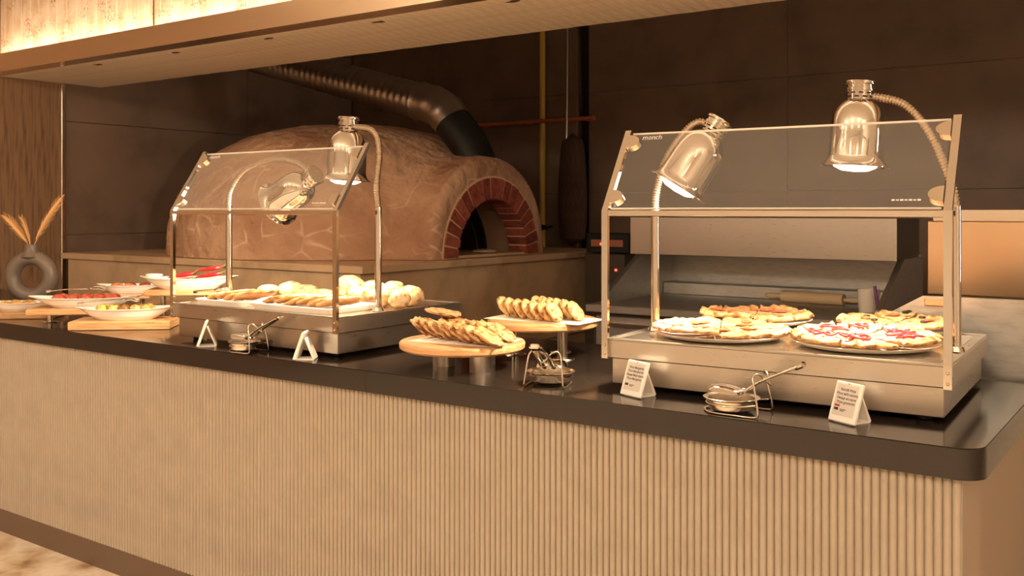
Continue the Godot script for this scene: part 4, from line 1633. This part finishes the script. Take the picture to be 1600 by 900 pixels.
# origin: middle of the front foot; faces +z
func price_tag(label: String, at: Vector3, turn: float, lines: Array, red: bool) -> void:
	var t := thing("price_tag", label, "price tag", at, turn, "electronic price tags")
	var tilt := -0.33
	var w := 0.080
	var h := 0.094
	var B := Transform3D(Basis(Vector3.RIGHT, tilt), Vector3(0, 0.003, 0))
	var st := tool()
	X = B
	box(st, Vector3(0, h / 2, -0.0045), Vector3(w, h, 0.009), 0.002)
	X = Transform3D()
	var fr := obj("frame", st, M.plastic, t)
	st = tool()
	X = B
	box(st, Vector3(0, h * 0.54, 0.0), Vector3(w * 0.80, h * 0.78, 0.0008), 0.0)
	X = Transform3D()
	var scr := obj("paper_screen", st, M.eink, t)
	for i in lines.size():
		var mo := MeshInstance3D.new()
		mo.mesh = text_line(lines[i], 0.0082, M.ink)
		mo.transform = B * Transform3D(Basis(), Vector3(0.002, h * (0.80 - 0.105 * i), 0.0007))
		put(mo, "lettering", scr)
	st = tool()
	X = B
	box(st, Vector3(-w * 0.27, h * 0.31, 0.0006), Vector3(0.012, 0.006, 0.0006), 0.0)
	box(st, Vector3(0, h * 0.955, 0.0002), Vector3(0.004, 0.002, 0.001), 0.0)
	box(st, Vector3(-0.002, h * 0.31, 0.0006), Vector3(0.018, 0.0016, 0.0006), 0.0)
	box(st, Vector3(-0.004, h * 0.275, 0.0006), Vector3(0.012, 0.0016, 0.0006), 0.0)
	X = Transform3D()
	obj("price_marks", st, M.ink, scr)
	if red:
		st = tool()
		X = B
		box(st, Vector3(-w * 0.26, h * 0.395, 0.0006), Vector3(0.015, 0.005, 0.0006), 0.0)
		X = Transform3D()
		obj("price_bar", st, M.red_ink, scr)
	# stand: bent strip behind
	st = tool()
	var topp := B * Vector3(0, h * 0.80, -0.012)
	var p := PackedVector2Array([Vector2(0.006, 0.0), Vector2(0.066, 0.0), Vector2(0.070, 0.004), Vector2(-topp.z + 0.004, topp.y), Vector2(-topp.z, topp.y), Vector2(0.063, 0.0042), Vector2(0.006, 0.0035)])
	X = Transform3D(Basis(Vector3(0, 0, -1), Vector3.UP, Vector3.RIGHT), Vector3.ZERO)
	prism(st, p, -0.026, 0.026)
	X = Transform3D()
	obj("stand", st, M.plastic, t)

# spoon rest: round dish in a bent wire frame; the wire loop stands at +x
func spoon_rest(label: String, at: Vector3, turn: float, size := 1.22) -> void:
	var t := thing("spoon_rest", label, "spoon rest", at, turn, "steel spoon rests")
	t.scale = Vector3(size, 1.12, size)
	var st := tool()
	lathe(st, [Vector2(0.046, 0.030), Vector2(0.054, 0.033), Vector2(0.056, 0.032), Vector2(0.0475, 0.027), Vector2(0.0455, 0.009), Vector2(0.042, 0.006), Vector2(0, 0.006)], 36)
	lathe(st, [Vector2(0, 0.008), Vector2(0.040, 0.008), Vector2(0.044, 0.012), Vector2(0.046, 0.030)], 36)
	obj("dish", st, M.satin, t)
	# base wire: a U on the counter, rising into two loops that cross behind the dish
	st = tool()
	for s in [-1.0, 1.0]:
		var pts := spline([Vector3(-0.052, 0.0025, s * 0.012), Vector3(-0.03, 0.0025, s * 0.040), Vector3(0.02, 0.0025, s * 0.047), Vector3(0.062, 0.0025, s * 0.046), Vector3(0.068, 0.012, s * 0.045), Vector3(0.060, 0.06, s * 0.040), Vector3(0.055, 0.082, s * 0.036), Vector3(0.058, 0.090, s * 0.028), Vector3(0.066, 0.086, s * 0.018), Vector3(0.076, 0.070, s * 0.006), Vector3(0.080, 0.066, 0)], 50)
		tube(st, pts, 0.0021, 7)
	tube(st, [Vector3(-0.052, 0.0025, -0.012), Vector3(-0.055, 0.0025, 0), Vector3(-0.052, 0.0025, 0.012)], 0.0021, 7)
	var ring := []
	for k in 30:
		var a := 0.9 + (TAU2 - 1.8) * k / 29.0
		ring.append(Vector3(cos(a) * 0.0495, 0.020, sin(a) * 0.0495))
	ring.push_front(Vector3(0.062, 0.026, 0.042))
	ring.append(Vector3(0.062, 0.026, -0.042))
	tube(st, ring, 0.0019, 7)
	obj("wire_frame", st, M.satin, t)

func spoon_tongs(label: String, at: Vector3, turn: float) -> void:
	# two facing spoon bowls on bent arms, handle propped up at +x
	var t := thing("spoon_tongs", label, "tongs", at, turn, "spoon tongs on rests")
	t.scale = Vector3(1.12, 1.08, 1.2)
	for s in [-1.0, 1.0]:
		var st := tool()
		X = Transform3D(Basis(Vector3.BACK, -0.12), Vector3(-0.012, 0.034 , s * 0.008))
		var prof := [Vector2(0.0, 0.013), Vector2(0.012, 0.0122), Vector2(0.02, 0.0092), Vector2(0.026, 0.0045), Vector2(0.0285, 0.0), Vector2(0.0265, 0.0), Vector2(0.02, 0.007), Vector2(0.0, 0.011)]
		lathe(st, prof, 28, 1.42, 1.0)
		X = Transform3D()
		tube(st, spline([Vector3(0.022, 0.038, s * 0.013), Vector3(0.036, 0.041, s * 0.012), Vector3(0.055, 0.056, s * 0.011), Vector3(0.09, 0.076, s * 0.010), Vector3(0.145, 0.102, s * 0.007)], 20), 0.0085, 8, false, 0.4)
		obj("spoon_arm", st, M.chrome, t)
	var st := tool()
	X = Transform3D(Basis(Vector3.BACK, 0.44), Vector3(0.148, 0.1035, 0))
	box(st, Vector3.ZERO, Vector3(0.024, 0.013, 0.024), 0.004)
	X = Transform3D()
	obj("hinge_clip", st, M.chrome, t)

func small_things() -> void:
	price_tag("white price tag left of the right display, screen facing the room", Vector3(-1.219, TOP, -2.252), 0.36 - 0.72, ["Pizza Margarita", "Pizza Margherita", "Пицца Маргарита", "Pizza Margarita"], false)
	price_tag("white price tag with a red bar before the right display", Vector3(-0.673, TOP, -2.252), 0.36 - 0.84, ["Karisik Pizza", "Pizza with variety", "Пицца ассорти", "Pizza gemischt"], true)
	price_tag("white price tag seen edge on at the left corner of left display", Vector3(-2.945, TOP, -2.195), -0.72, [], false)
	price_tag("white price tag seen from behind at the right of left display", Vector3(-2.43, TOP, -2.195), -0.98, [], false)
	spoon_rest("steel spoon rest with wire frame before the right display", Vector3(-0.93, TOP, -2.236), 0.05)
	spoon_tongs("steel spoon tongs on the rest before the right display", Vector3(-0.93, TOP + 0.013, -2.236), 0.05)
	spoon_rest("steel spoon rest between bread boards and right display, seen end on", Vector3(-1.495, TOP, -2.30), -1.25)
	spoon_tongs("steel spoon tongs seen end on between boards and right display", Vector3(-1.495, TOP + 0.013, -2.30), -1.25)
	spoon_rest("steel spoon rest with wire frame before the left display", Vector3(-2.70, TOP, -2.207), 0.1, 1.0)
	spoon_tongs("steel spoon tongs on the rest before the left display", Vector3(-2.70, TOP + 0.013, -2.207), 0.06)
	# ring vase with dried grasses, turned to the room
	var v := thing("ring_vase", "grey brown ring shaped ceramic vase at the left end of counter", "vase", Vector3(-4.93, TOP, -2.66), 0.6)
	var st := tool()
	var ring := []
	for k in 40:
		var a := TAU2 * k / 40
		ring.append(Vector3(cos(a) * 0.098, 0.146 + sin(a) * 0.098, 0))
	tube(st, ring, 0.0375, 20, true)
	obj("ring_body", st, M.vase, v)
	st = tool()
	lathe_at(st, Vector3(0, 0.262, 0), [Vector2(0.022, 0.048), Vector2(0.028, 0.05), Vector2(0.031, 0.047), Vector2(0.030, 0.030), Vector2(0.036, 0.008), Vector2(0.055, -0.014), Vector2(0.03, -0.03)], 28)
	obj("neck", st, M.vase, v)
	st = tool()
	lathe_at(st, Vector3(0, 0, 0), [Vector2(0, 0.016), Vector2(0.04, 0.016), Vector2(0.044, 0.0), Vector2(0, 0)], 28)
	obj("foot", st, M.vase, v)
	var dirs := [[Vector3(0.17, 0.27, 0.0), 0.022, "longest dried grass plume leaning right from the ring vase"], [Vector3(-0.165, 0.165, -0.02), 0.022, "dried grass plume leaning left from the ring vase"], [Vector3(-0.03, 0.155, 0.05), 0.010, "short thin dried grass plume standing up from the ring vase"]]
	for q in 3:
		var d: Vector3 = dirs[q][0]
		var g := thing("dried_plume", dirs[q][2], "dried grass", v.position, 0.6, "dried plumes in the vase")
		st = tool()
		tube(st, [Vector3(0, 0.284, 0.004 * (q - 1)), Vector3(0, 0.30, 0) + d * 0.25], 0.0022, 6)
		obj("stalk", st, M.leaf, g)
		var pts := []
		var rad := []
		for k in 13:
			var f := k / 12.0
			pts.append(Vector3(0, 0.30, 0) + d * (0.15 + 0.85 * f) + Vector3(0, 0.012 * sin(f * PI), 0))
			rad.append(maxf(0.0015, dirs[q][1] * pow(sin(PI * (0.10 + 0.88 * f)), 0.8)))
		st = tool()
		tube(st, pts, rad, 12, false, 0.45)
		# loose fibres along the plume
		var rng := RandomNumberGenerator.new()
		rng.seed = 400 + q
		for k in 90:
			var f := rng.randf_range(0.05, 0.95)
			var p: Vector3 = Vector3(0, 0.30, 0) + d * (0.15 + 0.85 * f) + Vector3(0, 0.012 * sin(f * PI), 0)
			var side := Vector3(d.y, -d.x, 0).normalized() * (1.0 if k % 2 else -1.0)
			var r: float = dirs[q][1] * pow(sin(PI * (0.10 + 0.88 * f)), 0.8)
			var e := p + side * (r + 0.006) + d.normalized() * 0.03 + Vector3(0, 0, rng.randf_range(-0.01, 0.01))
			var w := d.normalized() * 0.002
			tri(st, p + side * r * 0.5 - w, p + side * r * 0.5 + w, e)
		obj("plume", st, M.leaf, g)
